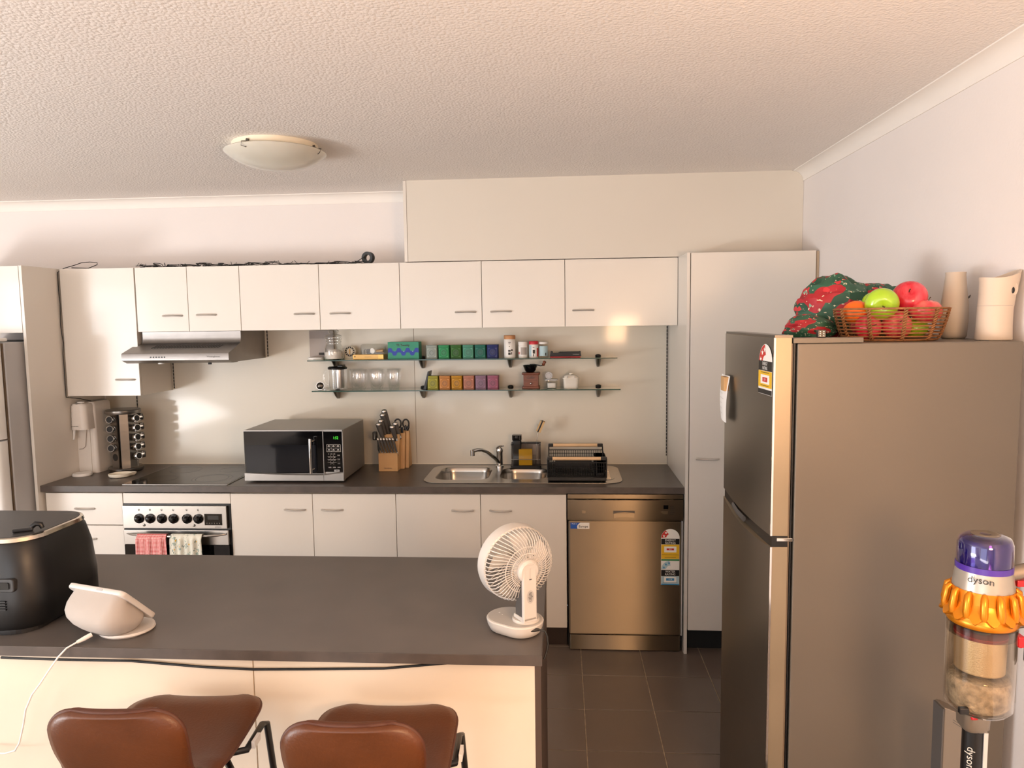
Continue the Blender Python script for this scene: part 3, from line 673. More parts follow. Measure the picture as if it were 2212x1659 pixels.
bt = single('watch_band', MB().prism(rr(-1.150, -.085, .03, .03, .01), 2, z+.030, z+.058), 'dark_grey', 'dark grey lump beside the tiny bottles in the acrylic case', 'container', (-1.150, -.085, z+.029), smooth=50)
# green tea box
gx = thing('tea_box', 'green cardboard tea box with a blue wave pattern on the upper shelf', 'box', (-.93, -.1, z))
mb = MB().box(-1.024, -.843, -.150, -.062, z, z+.098); part('carton', mb, 'box_green', gx)
F = Flat((-1.024, -.150, z), FRONT)
F.ms.append('box_blue')
for k in range(60):
    ua, ub = .0005+.18*k/60, .0005+.18*(k+1)/60
    f = lambda u: .042+.0095*math.tanh(2.4*math.sin(2*math.pi*u/.052))
    F.mb.add([F.M @ Vector((u, v, .0005)) for u, v in ((ua, f(ua)-.0125), (ub, f(ub)-.0125), (ub, f(ub)+.0125), (ua, f(ua)+.0125))], [(0, 1, 2, 3)])
for k in range(3): F.poly(circ(.042+.052*k, .0445, .0028, 8), 'label_pale')
F.rect(.0005, .1805, .0005, .012, 'box_green')
part('wave_print', F.mb, F.ms, gx, fix=False)
text('T2 Twenty', .0175, (-.935, -.1512, z+.080), parent=gx, m='lettering_dark', bold=.0003)
# tins
def tin(x, z, c, label, group, y=-.150, big=False):
    nm = 'tin_'+c
    if nm not in MATS:
        cc = tuple(v*.58 for v in lin('#'+c)[:3])+(1,); mat(nm, cc, .4, .15, spec=.22, var=.05, vscale=40)
        mat(nm+'_l', tuple(min(1, v*1.45+.02) for v in cc[:3])+(1,), .45, .2)
        mat(nm+'_d', tuple(v*.62 for v in cc[:3])+(1,), .4, .3)
    t = thing('tea_tin', label, 'tin', (x, y+.033, z), group)
    part('body', MB().prism(rr(x, y+.033, .064, .064, .006, 3), 2, z, z+.063), nm, t, smooth=40)
    part('lid', MB().prism(rr(x, y+.033, .0655, .0655, .007, 3), 2, z+.0635, z+.0775), nm, t, smooth=40)
    F = Flat((x, y, z), FRONT); w_ = .026
    for sx in (-1, 1):
        for sz, cy in ((1, .050), (-1, .018)):
            # corner flourish
            F.poly([(sx*w_, cy+sz*.009), (sx*w_, cy-sz*.002), (sx*(w_-.004), cy+sz*.003), (sx*(w_-.011), cy+sz*.005), (sx*(w_-.013), cy+sz*.009)], nm+'_l')
        F.rect(*(sorted((sx*w_, sx*(w_-.002)))), .012, .056, nm+'_l')
    F.poly(circ(0, .034, .0175, 18, .0185), nm+'_l'); F.poly(circ(0, .034, .0160, 18, .0170), nm+'_d')
    F.rect(-w_, w_, .0075, .0095, nm+'_d')
    for yy, ww in ((.041, .004), (.035, .009), (.031, .007), (.026, .004)): F.rect(-ww, ww, yy, yy+.0016, nm+'_l')
    part('print', F.mb, F.ms, t, fix=False)
    return t
ups = [('a9b4ac', 'silver tea tin at the left end of the upper row of tins'), ('2c9a5e', 'bright green tea tin on the upper shelf, beside the silver one'), ('2f6b1e', 'dark leaf green tea tin on the upper shelf'),
       ('4f9a80', 'pale teal tea tin on the upper shelf'), ('0f6f5e', 'deep teal tea tin beside the navy one'), ('14286e', 'navy blue tea tin at the right end of the upper row')]
for i, (c, lb) in enumerate(ups): tin(-.768+i*.0705, Z1+T, c, lb, 'tea tins on the upper glass shelf', y=-.150)
los = [('a9a43a', 'olive yellow tea tin at the left end of the lower row of tins'), ('cf8a45', 'orange tea tin on the lower shelf'), ('c98f1a', 'golden yellow tea tin on the lower shelf'),
       ('bf7f68', 'dusty peach tea tin on the lower shelf'), ('93738a', 'mauve tea tin beside the pink one on the lower shelf'), ('a8607a', 'pink tea tin at the right end of the lower row')]
for i, (c, lb) in enumerate(los): tin(-.766+i*.0700, Z2+T, c, lb, 'tea tins on the lower glass shelf', y=-.150)
# canister and pill bottles
def bottle(x, w_, h_, lidh, lidm, bodym, label, prints, y=-.12, z=Z1+T, name='bottle', cat='bottle', taper=0):
    b = thing(name, label, cat, (x, y, z)); r = w_/2
    part('body', MB().lathe([(0, 0), (r*.94, 0), (r, .003), (r-taper, h_-lidh-.004), (r*.9, h_-lidh)], (x, y, z), 24), bodym, b, smooth=50)
    part('lid', MB().lathe([(0, h_-lidh), (r*1.02, h_-lidh), (r*1.02, h_-.002), (r*.95, h_), (0, h_)], (x, y, z), 24), lidm, b, smooth=50)
    for (a0, a1, z0, z1_, m_) in prints:
        mb = MB().grid(lambda u, v: (x+(r+.0006)*math.sin(R(a0+(a1-a0)*u)), y-(r+.0006)*math.cos(R(a0+(a1-a0)*u)), z+z0+(z1_-z0)*v), 6, 1)
        part('print', mb, m_, b, smooth=60, fix=False)
    return b
bottle(-.318, .066, .130, .022, 'wood_lid', 'white_plastic', 'tall white canister with a wooden lid, tallest on the upper shelf', [(-10, 14, .088, .091, 'print_dark'), (-8, 10, .080, .0825, 'print_dark'), (-5, 5, .065, .068, 'print_dark'), (-12, 12, .036, .046, 'print_dark'), (16, 34, .040, .050, 'print_dark'), (-12, 12, .018, .032, 'print_dark'), (18, 27, .020, .034, 'print_dark')], name='canister', cat='canister')
bottle(-.242, .052, .092, .018, 'white_plastic', 'white_plastic', 'white ribbed supplement bottle with a red and white wrap beside the canister', [(-70, -30, .018, .062, 'label_white'), (-68, -34, .020, .034, 'red_plastic'), (-25, 60, .018, .060, 'greige')])
bottle(-.180, .054, .095, .019, 'lid_red', 'white_plastic', 'white supplement bottle with a red lid', [(-65, -25, .008, .072, 'label_pale'), (-10, 12, .058, .061, 'print_dark'), (-10, 18, .024, .045, 'print_dark'), (-8, 2, .008, .022, 'print_dark'), (42, 75, .006, .055, 'red')])
bottle(-.123, .053, .090, .013, 'white_plastic', 'glass', 'clear supplement bottle with a white lid, nearest the black sharpener', [(-60, 60, .010, .066, 'label_pale'), (20, 34, .012, .028, 'print_dark')])
# sharpener-like object
sh = thing('knife_sharpener', 'black and dark red bench knife sharpener lying on the upper shelf', 'sharpener', (0, -.12, z))
part('base', MB().box(-.085, .088, -.15, -.11, z, z+.006), 'lid_red', sh, bev=.001)
part('body', MB().prism([(-.087, z+.007), (.091, z+.007), (.088, z+.036), (.076, z+.033), (-.030, z+.032), (-.042, z+.026), (-.068, z+.026), (-.072, z+.036), (-.082, z+.036)], 1, -.152, -.112), 'black_matt', sh, bev=.001)
text('Furitechnics', .0075, (.062, -.1525, z+.018), parent=sh, m='lettering_grey')
# lower shelf items
z = Z2+T
st = thing('tea_strainer', 'small mesh tea ball strainer at the left end of the lower shelf', 'strainer', (-1.438, -.12, z))
part('ball', MB().ell((-1.440, -.12, z+.022), .023, .020, .0215, 18, 10), 'steel_dark', st, smooth=60)
part('band', MB().tube([(-1.440+.024*math.cos(R(a)), -.12-.006+.004*math.sin(R(a)), z+.023+.0225*math.sin(R(a))) for a in range(0, 360, 20)], .002, 6, closed=True), 'chrome', st, smooth=60)
part('handle', MB().tube([(-1.428, -.13, z+.005), (-1.412, -.14, z+.003), (-1.400, -.14, z+.002)], .002, 6), 'chrome', st, smooth=60)
def shellglass(x, y, z, prof, mtl='glass', n=28): return MB().lathe(prof, (x, y, z), n)
pt_ = thing('glass_teapot', 'glass tea mug with steel infuser and black lid on the lower shelf', 'teapot', (-1.335, -.12, z))
part('glass', shellglass(-1.335, -.12, z, [(0, .001), (.050, .001), (.054, .006), (.054, .125), (.052, .125), (.052, .008), (0, .005)]), 'glass', pt_, smooth=50)
part('infuser', MB().lathe([(0, .010), (.024, .010), (.0255, .015), (.0255, .118), (0, .118)], (-1.322, -.125, z), 24), 'steel_plain', pt_, smooth=50)
part('lid', MB().lathe([(0, .118), (.055, .121), (.057, .130), (.050, .136), (0, .137)], (-1.335, -.12, z), 28), 'black', pt_, smooth=50)
part('lid_tab', MB().box(-1.322, -1.292, -.16, -.10, z+.134, z+.146), 'black', pt_, bev=.003)
part('handle', MB().tube([(-1.387, -.12, z+.112), (-1.408, -.12, z+.108), (-1.420, -.12, z+.090), (-1.420, -.12, z+.060), (-1.408, -.12, z+.036), (-1.388, -.12, z+.026)], .006, 8), 'glass', pt_, smooth=60)
dgp = [(0, .001), (.024, .001), (.028, .004), (.040, .045), (.043, .080), (.041, .116), (.0395, .118), (.037, .116), (.038, .085), (.036, .055), (.026, .022), (.012, .014), (0, .013)]
for i, (x, y, lb) in enumerate(((-1.240, -.055, 'double-walled glass at the back left, next to the teapot'), (-1.195, -.135, 'double-walled glass at the front, first from the teapot'), (-1.125, -.055, 'double-walled glass at the back, middle of the cluster'),
                              (-1.093, -.140, 'double-walled glass at the front, middle of the cluster'), (-1.015, -.055, 'double-walled glass at the back right, hidden behind the last front one'), (-.995, -.142, 'double-walled glass at the front right end of the cluster'))):
    if i == 0:
        g0 = single('drinking_glass', MB().lathe(dgp, (x, y, z), 28), 'glass', lb, 'glass', (x, y, z), group='double-walled glasses on the lower shelf', smooth=60)
    else: dup(g0, (x, y, z), lb)
bk = single('card_sleeve', MB().prism([(-.822, z), (-.806, z), (-.786, z+.104), (-.794, z+.104)], 1, -.150, -.05), 'black', 'thin black folder leaning against the olive tea tin', 'folder', (-.806, -.1, z))
# coffee grinder
cg = thing('coffee_grinder', 'wooden box coffee grinder with a black hopper and crank on the lower shelf', 'grinder', (-.197, -.11, z))
cx, cy = -.197, -.105
part('foot', MB().prism(rr(cx, cy, .102, .095, .01), 2, z, z+.012), 'wood_dark', cg, bev=.002)
part('box', MB().box(cx-.043, cx+.043, cy-.040, cy+.040, z+.012, z+.080), 'wood_dark', cg, bev=.001)
part('top', MB().prism(rr(cx, cy, .104, .095, .01), 2, z+.080, z+.092), 'wood_dark', cg, bev=.003)
dr = part('drawer', MB().box(cx-.037, cx+.037, cy-.0425, cy-.040, z+.015, z+.046), 'wood_dark', cg)
part('knob', MB().ell((cx, cy-.047, z+.031), .006, .006, .006, 10, 6), 'chrome', dr, smooth=60)
text('Coffee', .018, (cx-.002, cy-.0408, z+.064), parent=cg, m='lettering_dark', shear=.3)
part('hopper', MB().lathe([(0, .092), (.022, .093), (.032, .105), (.041, .128), (.044, .132), (.041, .133), (.030, .118), (0, .112)], (cx-.005, cy, z), 24), 'black_gloss', cg, smooth=50)
part('crank', MB().tube([(cx-.005, cy, z+.110), (cx-.005, cy, z+.138), (cx+.02, cy-.01, z+.139), (cx+.055, cy-.03, z+.131), (cx+.070, cy-.04, z+.134)], .0028, 8), 'black', cg, smooth=60)
part('crank_knob', MB().lathe([(0, 0), (.006, .001), (.010, .008), (.007, .014), (.010, .022), (.008, .028), (0, .03)], n=14, M=Matrix.Translation((cx+.070, cy-.04, z+.132)) @ Matrix.Rotation(R(25), 4, 'Y')), 'wood_dark', cg, smooth=50)
# clear tub, disc, white ceramic box
tb = thing('clear_tub', 'small clear plastic tub with a grey lid beside the coffee grinder', 'container', (-.078, -.11, z))
part('tub', MB().loft([[(p[0], p[1], zz) for p in rr(-.078, -.11, w_, w_*.8, .012, 4)] for w_, zz in ((.056, z), (.060, z+.006), (.066, z+.046))]), 'clear_plastic', tb, smooth=50)
part('contents', MB().prism(rr(-.078, -.11, .05, .04, .01), 2, z+.003, z+.030), 'white_plastic', tb, smooth=50)
part('lid', MB().prism(rr(-.078, -.11, .074, .058, .014), 2, z+.046, z+.052), 'grey_side', tb, smooth=50)
dc = thing('milk_frother_disc', 'round grey plastic disc with swirl slots standing on the clear tub', 'disc', (-.090, -.12, z+.0525))
part('disc', MB().cyl((-.094, -.112, z+.0735), (-.094, -.122, z+.0735), .0205, n=28), 'grey_side', dc, smooth=40)
F = Flat((-.094, -.122, z+.0735), FRONT)
for i in range(9): 
    a = i*40; F.poly([(.005*math.cos(R(a)), .005*math.sin(R(a))), (.016*math.cos(R(a+25)), .016*math.sin(R(a+25))), (.018*math.cos(R(a+38)), .018*math.sin(R(a+38))), (.011*math.cos(R(a+22)), .011*math.sin(R(a+22)))], 'dark_grey')
part('slots', F.mb, F.ms, dc, fix=False)
cb = thing('ceramic_box', 'white ceramic lidded box with side handles at the right of the lower shelf', 'container', (.033, -.11, z))
part('body', MB().loft([[(p[0], p[1], zz) for p in rr(.033, -.11, w_, w_*.72, .018, 5)] for w_, zz in ((.080, z), (.084, z+.004), (.088, z+.052), (.096, z+.055), (.096, z+.059), (.086, z+.059))]), 'ceramic', cb, smooth=50)
part('lid', MB().loft([[(p[0], p[1], zz) for p in rr(.033, -.11, w_, w_*.7, .018, 5)] for w_, zz in ((.086, z+.059), (.078, z+.068), (.050, z+.076), (.02, z+.079))]), 'ceramic', cb, smooth=50)
part('lid_knob', MB().ell((.033, -.11, z+.082), .012, .008, .006, 12, 8), 'ceramic', cb, smooth=60)
for x in (.012, .054): part('lug', MB().box(x-.002, x+.002, -.152, -.140, z+.060, z+.070), 'grey_side', cb)

# ------------------------------------------------------------------ microwave
z = CH+T
mw_ = thing('microwave', 'silver countertop microwave oven with a dark mirrored door', 'microwave', (-1.47, -.3, z))
part('body', MB().box(-1.742, -1.200, -.485, -.085, z+.010, z+.287), 'mw_body', mw_, bev=.003)
for x in (-1.70, -1.24):
    for y in (-.45, -.13): part('foot', MB().cyl((x, y, z), (x, y, z+.012), .014, n=12), 'rubber', mw_)
part('front_frame', MB().box(-1.747, -1.196, -.502, -.484, z+.008, z+.286), 'mw_silver', mw_, bev=.002)
md = part('door', MB().box(-1.743, -1.308, -.5075, -.502, z+.050, z+.280), 'black_gloss', mw_)
mat('mw_window', '#23252a', .05, .4)
part('window', MB().box(-1.735, -1.345, -.5085, -.5075, z+.055, z+.205), 'mw_window', md)
def lip(x0, x1, za, zb, dip):
    mb = MB(); L = []
    for i in range(13):
        t = i/12; x = x0+(x1-x0)*t; zz = za+(zb-za)*t-dip*(1-(2*t-1)**2)
        L.append([(x, -.502, z+.008), (x, -.512, z+.010), (x, -.5115, zz), (x, -.502, zz+.006)])
    return mb.loft(L)
part('lower_trim', lip(-1.746, -1.3075, z+.052, z+.040, .004), 'mw_silver', mw_, smooth=30)
part('lower_trim', lip(-1.3055, -1.197, z+.040, z+.054, .0), 'mw_silver', mw_, smooth=30)
hb = part('handle', MB().tube([(-1.362, -.548, z+.058), (-1.362, -.551, z+.15), (-1.362, -.548, z+.245)], .008, 12, flat=1.1), 'chrome', mw_, smooth=50)
for zz in (.075, .228): part('handle_mount', MB().cyl((-1.360, -.509, z+zz), (-1.362, -.545, z+zz), .0055, n=10), 'chrome', hb, smooth=50)
pc = part('keypad_panel', MB().box(-1.302, -1.202, -.5065, -.502, z+.058, z+.278), 'black_gloss', mw_)
part('keypad_trim', MB().box(-1.3065, -1.3035, -.509, -.502, z+.010, z+.288).box(-1.200, -1.197, -.509, -.502, z+.010, z+.286).box(-1.3065, -1.197, -.509, -.502, z+.281, z+.288), 'mw_silver', mw_)
F = Flat((-1.302, -.5065, z+.058), FRONT)
def outline(x0, x1, y0, y1, t, m_): F.rect(x0, x1, y0, y0+t, m_); F.rect(x0, x1, y1-t, y1, m_); F.rect(x0, x0+t, y0, y1, m_); F.rect(x1-t, x1, y0, y1, m_)
outline(.015, .092, .110, .150, .0014, 'lettering_grey')
F.rect(.016, .091, .1295, .1302, 'lettering_grey')
for x in (.040, .066): F.rect(x, x+.0008, .111, .149, 'lettering_grey')
for i in range(3):
    for j in range(2): F.rect(.021+i*.0255, .035+i*.0255, .117+j*.020, .119+j*.020, 'lettering_grey'); F.rect(.023+i*.0255, .033+i*.0255, .121+j*.020, .1245+j*.020, 'lettering_grey')
for j in range(3): F.rect(.019, .068, .052+j*.0165, .0527+j*.0165, 'lettering_grey')
for x in (.036, .052): F.rect(x, x+.0007, .040, .103, 'lettering_grey')
for j in range(3): F.rect(.074, .088, .045+j*.022, .0465+j*.022, 'lettering_grey'); F.rect(.073, .089, .054+j*.020, .0547+j*.020, 'lettering_grey')
for i in range(3): F.rect(.022+i*.025, .040+i*.025, .022, .029, 'dark_grey'); F.rect(.024+i*.025, .038+i*.025, .026, .0275, 'lettering_grey')
F.rect(.054, .084, .002, .014, 'mw_silver'); F.rect(.062, .077, .006, .009, 'dark_grey')
part('symbol', F.mb, F.ms, pc, fix=False)
for k, ch in enumerate('1234567890'):
    i, j = (k % 3, k//3) if k < 9 else (1, 3)
    text(ch, .011, F.pos(.028+i*.0160, .098-j*.0165), FRONT, 'lettering_grey', pc)
text('1:52', .020, F.pos(.068, .186), FRONT, 'led_green', pc, wx=.85)

# ------------------------------------------------------------------ knife block
ky = thing('knife_block', 'pale wooden knife block with a printed mark, right of the microwave', 'knife block', (-1.02, -.13, z))
part('front_block', MB().prism([(-.222, z), (-.15, z), (-.112, z+.20), (-.15, z+.205), (-.188, z+.105), (-.222, z+.105)], 0, -1.080, -.968), 'wood_block', ky, bev=.002)
def slant(mb, sh_): mb.v = [(x+(zz-z)*sh_, y, zz) for x, y, zz in mb.v]; return mb
part('rear_block', MB().prism([(-.149, z), (-.03, z), (-.028, z+.01), (-.075, z+.225), (-.111, z+.205)], 0, -1.075, -.945), 'wood_block', ky, bev=.002)
part('side_block', MB().prism([(-.125, z+.0), (-.028, z+.0), (-.065, z+.215), (-.095, z+.218)], 0, -.944, -.925), 'wood_block', ky, bev=.002)
text('MUNDIAL', .011, (-1.024, -.2235, z+.018), parent=ky, m='lettering_dark')
def knife(x, y, z0, L, w_, lab, tilt=12, lean=-6, r=.010):
    k = thing('kitchen_knife', lab, 'knife', (x, y, z0), 'knives in the knife block')
    d = Vector((math.sin(R(lean)), -math.sin(R(tilt)), math.cos(R(tilt)))).normalized(); p0 = Vector((x, y, z0))
    pts = [p0-d*.02, p0, p0+d*L*.3, p0+d*L*.7, p0+d*(L-.008)]
    part('handle', MB().tube(pts, [r*.6, r*.8, r, r*1.25, r*1.3], 10, flat=w_), 'dark_grey', k, smooth=60)
    part('bolster', MB().tube([p0-d*.012, p0+d*.002], [r*.95, r*.85], 10, flat=w_), 'chrome', k, smooth=60)
    part('end_cap', MB().tube([p0+d*(L-.010), p0+d*(L-.002), p0+d*(L+.004)], [r*1.36, r*1.3, r*.7], 10, flat=w_), 'steel_plain', k, smooth=60)
for i in range(6): knife(-1.062+i*.0175, -.205, z+.108, .088, 1.0, ['steak knife in the low front row, farthest left', 'steak knife in the low front row, second from the left', 'steak knife in the low front row, third from the left', 'steak knife in the low front row, third from the right', 'steak knife in the low front row, second from the right', 'steak knife in the low front row, farthest right'][i], 8, -14, .0062)
for x, y, z0, L, lb in ((-1.060, -.165, .190, .110, 'large grey-handled knife, frontmost of the tall left group'), (-1.052, -.140, .205, .112, 'grey-handled knife, second of the tall left group'), (-1.040, -.115, .215, .135, 'grey-handled knife, third of the tall left group'), (-1.032, -.095, .225, .145, 'tallest grey-handled knife at the back left of the block'),
                        (-.990, -.160, .200, .082, 'grey-handled knife in front of the scissors'), (-.975, -.135, .212, .085, 'grey-handled knife touching the scissors')):
    knife(x, y, z+z0-.02, L, 1.25, lb, 10, -14, .0105)
sx_ = thing('scissors', 'black-handled kitchen scissors standing in the knife block', 'scissors', (-.955, -.10, z+.205))
for dx, r_ in ((-.026, .026), (.022, .024)): part('handle', MB().tube([(-.962+dx+r_*math.cos(R(a))*.75, -.105, z+.262+r_*math.sin(R(a))) for a in range(0, 360, 20)], .0048, 8, closed=True), 'black', sx_, smooth=60)
part('blade', MB().box(-.972, -.957, -.109, -.103, z+.19, z+.24), 'black', sx_)
vs_ = thing('honing_steel_end', 'black forked end of the sharpener at the right of the knife block', 'sharpener', (-.935, -.10, z+.21))
part('fork', MB().tube([(-.944, -.10, z+.222), (-.941, -.102, z+.240), (-.943, -.103, z+.252)], [.010, .008, .004], 8).tube([(-.936, -.10, z+.222), (-.926, -.102, z+.240), (-.922, -.103, z+.254)], [.010, .008, .004], 8), 'black', vs_, smooth=60)
pe = thing('peeler', 'black vegetable peeler hooked on the left of the knife block', 'peeler', (-1.10, -.17, z+.15))
part('head', MB().box(-1.122, -1.096, -.185, -.160, z+.175, z+.225), 'black', pe, bev=.006)
part('blade', MB().box(-1.112, -1.106, -.188, -.184, z+.182, z+.220), 'chrome', pe)
part('handle', MB().tube([(-1.092, -.175, z+.18), (-1.088, -.175, z+.15), (-1.086, -.178, z+.12), (-1.080, -.185, z+.098)], [.006, .007, .008, .005], 8), 'black', pe, smooth=60)

# ------------------------------------------------------------------ sink caddy, brush, dish rack
z = CH+.0048
cd = thing('sink_caddy', 'smoky translucent sink caddy with black rims behind the sink', 'caddy', (-.23, -.12, z))
part('base', MB().prism(rr(-.231, -.12, .178, .072, .012), 2, z, z+.014), 'black', cd, smooth=40)
part('tank', MB().loft([[(p[0], p[1], zz) for p in rr(-.231, -.12, .172, .066, .014, 4)] for zz in (z+.012, z+.138)], cap=False), 'smoke_plastic', cd, smooth=50)
part('top_rim', MB().box(-.317, -.145, -.105, -.086, z+.134, z+.144).box(-.317, -.308, -.153, -.086, z+.134, z+.142).box(-.152, -.145, -.153, -.086, z+.134, z+.142), 'black', cd)
part('back_plate', MB().box(-.316, -.146, -.090, -.087, z+.012, z+.140), 'greige_dark', cd)
part('divider', MB().box(-.315, -.147, -.151, -.149, z+.050, z+.053), 'steel_plain', cd)
single('sponge', MB().box(-.272, -.194, -.145, -.122, z+.0155, z+.110), 'sponge', 'yellow sponge standing inside the smoky sink caddy', 'sponge', (-.232, -.13, z+.0145), bev=.003)
sp_ = thing('soap_dispenser', 'black soap dispenser with a pump at the left of the caddy', 'dispenser', (-.283, -.118, z+.015))
part('bottle', MB().prism(rr(-.283, -.118, .050, .044, .008), 2, z+.0145, z+.160), 'black', sp_, smooth=40)
part('pump_head', MB().prism(rr(-.283, -.12, .056, .05, .012), 2, z+.162, z+.192), 'black_gloss', sp_, bev=.003)
part('nozzle', MB().box(-.292, -.274, -.16, -.13, z+.176, z+.188), 'black', sp_, bev=.002)
part('tube', MB().tube([(-.258, -.125, z+.180), (-.245, -.13, z+.165), (-.228, -.13, z+.140), (-.222, -.13, z+.12)], .0022, 6), 'glass', sp_, smooth=60)
br = thing('dish_brush', 'dish brush with a clear handle and tan bristle head leaning in the caddy', 'brush', (-.165, -.115, z+.016))
part('handle', MB().tube([(-.175, -.118, z+.018), (-.170, -.116, z+.14), (-.160, -.11, z+.22), (-.163, -.11, z+.255)], .004, 8), 'clear_plastic', br, smooth=60)
hM = Matrix.Translation((-.147, -.108, z+.240)) @ Matrix.Rotation(R(24), 4, 'Y')
part('head', MB().box(-.004, .004, -.02, .02, -.036, .036).map(hM), 'black', br, bev=.002)
part('bristles', MB().box(-.012, -.004, -.018, .018, -.032, .032).box(.004, .016, -.018, .018, -.034, .034).map(hM), 'bristle', br)
z = CH+.0078
dk = thing('dish_rack', 'black wire dish rack with two wooden handles on the sink drainer', 'dish rack', (.055, -.30, z))
part('tray', MB().box(-.098, .212, -.498, -.112, z+.003, z+.020), 'black', dk, bev=.002)
for x, y in ((-.08, -.47), (.195, -.47), (-.08, -.14), (.195, -.14)): part('foot', MB().cyl((x, y, z), (x, y, z+.004), .01, n=10), 'rubber', dk)
X0, X1, Y0, Y1 = -.098, .212, -.497, -.125
wm = MB()
def wire(pts, r=.0018): wm.tube(pts, r, 5)
for zz in (.028, .045, .062, .080): wire([(X0, Y0, z+zz), (X1, Y0, z+zz), (X1, Y1, z+zz), (X0, Y1, z+zz), (X0, Y0, z+zz)], .0017)
for i in range(25):
    x = X0+i*(X1-X0)/24
    wire([(x, Y0, z+.100), (x, Y0, z+.024), (x, Y1, z+.024), (x, Y1, z+.100)], .0016)
for i in range(18):
    y = Y0+i*(Y1-Y0)/17
    wire([(X0, y, z+.10), (X0, y, z+.024), (X1, y, z+.024), (X1, y, z+.10)], .0016)
part('wire_basket', wm, 'black', dk, smooth=60, kind='stuff')
for y in (Y0, Y1):
    part('frame', MB().tube([(X0, y, z+.02), (X0, y, z+.120), (X0, y, z+.132 if y == Y1 else z+.118)], .0035, 6).tube([(X1, y, z+.02), (X1, y, z+.12)], .0035, 6).tube([(X0, y, z+.100), (X1, y, z+.100)], .0025, 6), 'black', dk, smooth=60)
for k, y, zz in ((0, Y0, z+.122), (1, Y1, z+.128)):
    part('wooden_handle', MB().tube([(X0+.026, y, zz), (X1-.030, y, zz)], .0095, 12), 'wood_pale', dk, smooth=50)
    part('handle_end', MB().box(X0-.002, X0+.026, y-.009, y+.009, zz-.009, zz+.009).box(X1-.030, X1+.002, y-.009, y+.009, zz-.009, zz+.009), 'black', dk, bev=.003)
for x in (X0, X1):
    part('side_arm', MB().tube([(x, Y1, z+.125), (x, Y1-.03, z+.10), (x, Y0+.02, z+.10), (x, Y0, z+.12)], .003, 6), 'black', dk, smooth=60)
part('cutlery_cup', MB().loft([[(p[0], p[1], zz) for p in rr(.180, -.40, w_, .14, .012, 3)] for w_, zz in ((.052, z+.026), (.060, z+.118), (.066, z+.120), (.060, z+.121), (.05, z+.04))]), 'black', dk, smooth=50)
part('plate_slots', MB().box(-.06, .14, -.31, -.30, z+.03, z+.075), 'black', dk)

# ------------------------------------------------------------------ left end of the worktop
z = CH+T
sd = thing('soda_maker', 'tall pale sparkling water maker at the left end of the worktop', 'appliance', (-2.81, -.27, z))
part('back_column', MB().loft([[(p[0], p[1], zz) for p in rr(-2.790, -.188+dy, .096+dw_, .168, .02, 5)] for dw_, dy, zz in ((.012, -.0, z), (.008, 0, z+.01), (-.002, 0, z+.37), (-.010, .003, z+.405), (-.03, .005, z+.418))]), 'sd_white', sd, smooth=50)
part('head', MB().loft([[(p[0], p[1], zz) for p in rr(-2.797, -.29, .060+.034+dw_, .11, .03, 6)] for dw_, zz in ((.008, z+.265), (.006, z+.275), (-.004, z+.40), (-.02, z+.413), (-.05, z+.416))]), 'sd_white', sd, smooth=50)
part('front_panel', MB().prism([(-2.867+.016, z+.01), (-2.773, z+.01), (-2.773, z+.266), (-2.867+.016, z+.266)], 1, -.277, -.265), 'sd_white', sd)
part('carbonating_arm', MB().tube([(-2.838, -.315, z+.262), (-2.840, -.318, z+.225), (-2.843, -.320, z+.205)], [.007, .006, .005], 8), 'white_plastic', sd, smooth=60)
part('bottle_guide', MB().tube([(-2.787, -.281, z+.262), (-2.801, -.281, z+.16), (-2.817, -.281, z+.145), (-2.840, -.281, z+.142)], .0022, 6), 'sd_trim', sd, smooth=60)
part('drip_tray', MB().lathe([(0, 0), (.050, 0), (.050, .008), (.046, .014), (0, .014)], (-2.794, -.335, z), 28, sx=1.05), 'white_plastic', sd, smooth=50)
part('top_button', MB().lathe([(0, .412), (.020, .412), (.020, .424), (0, .425)], (-2.805, -.29, z), 20), 'white_plastic', sd, smooth=50)
text('sodastream', .0095, (-2.812, -.3472, z+.287), parent=sd, m='lettering_dark')
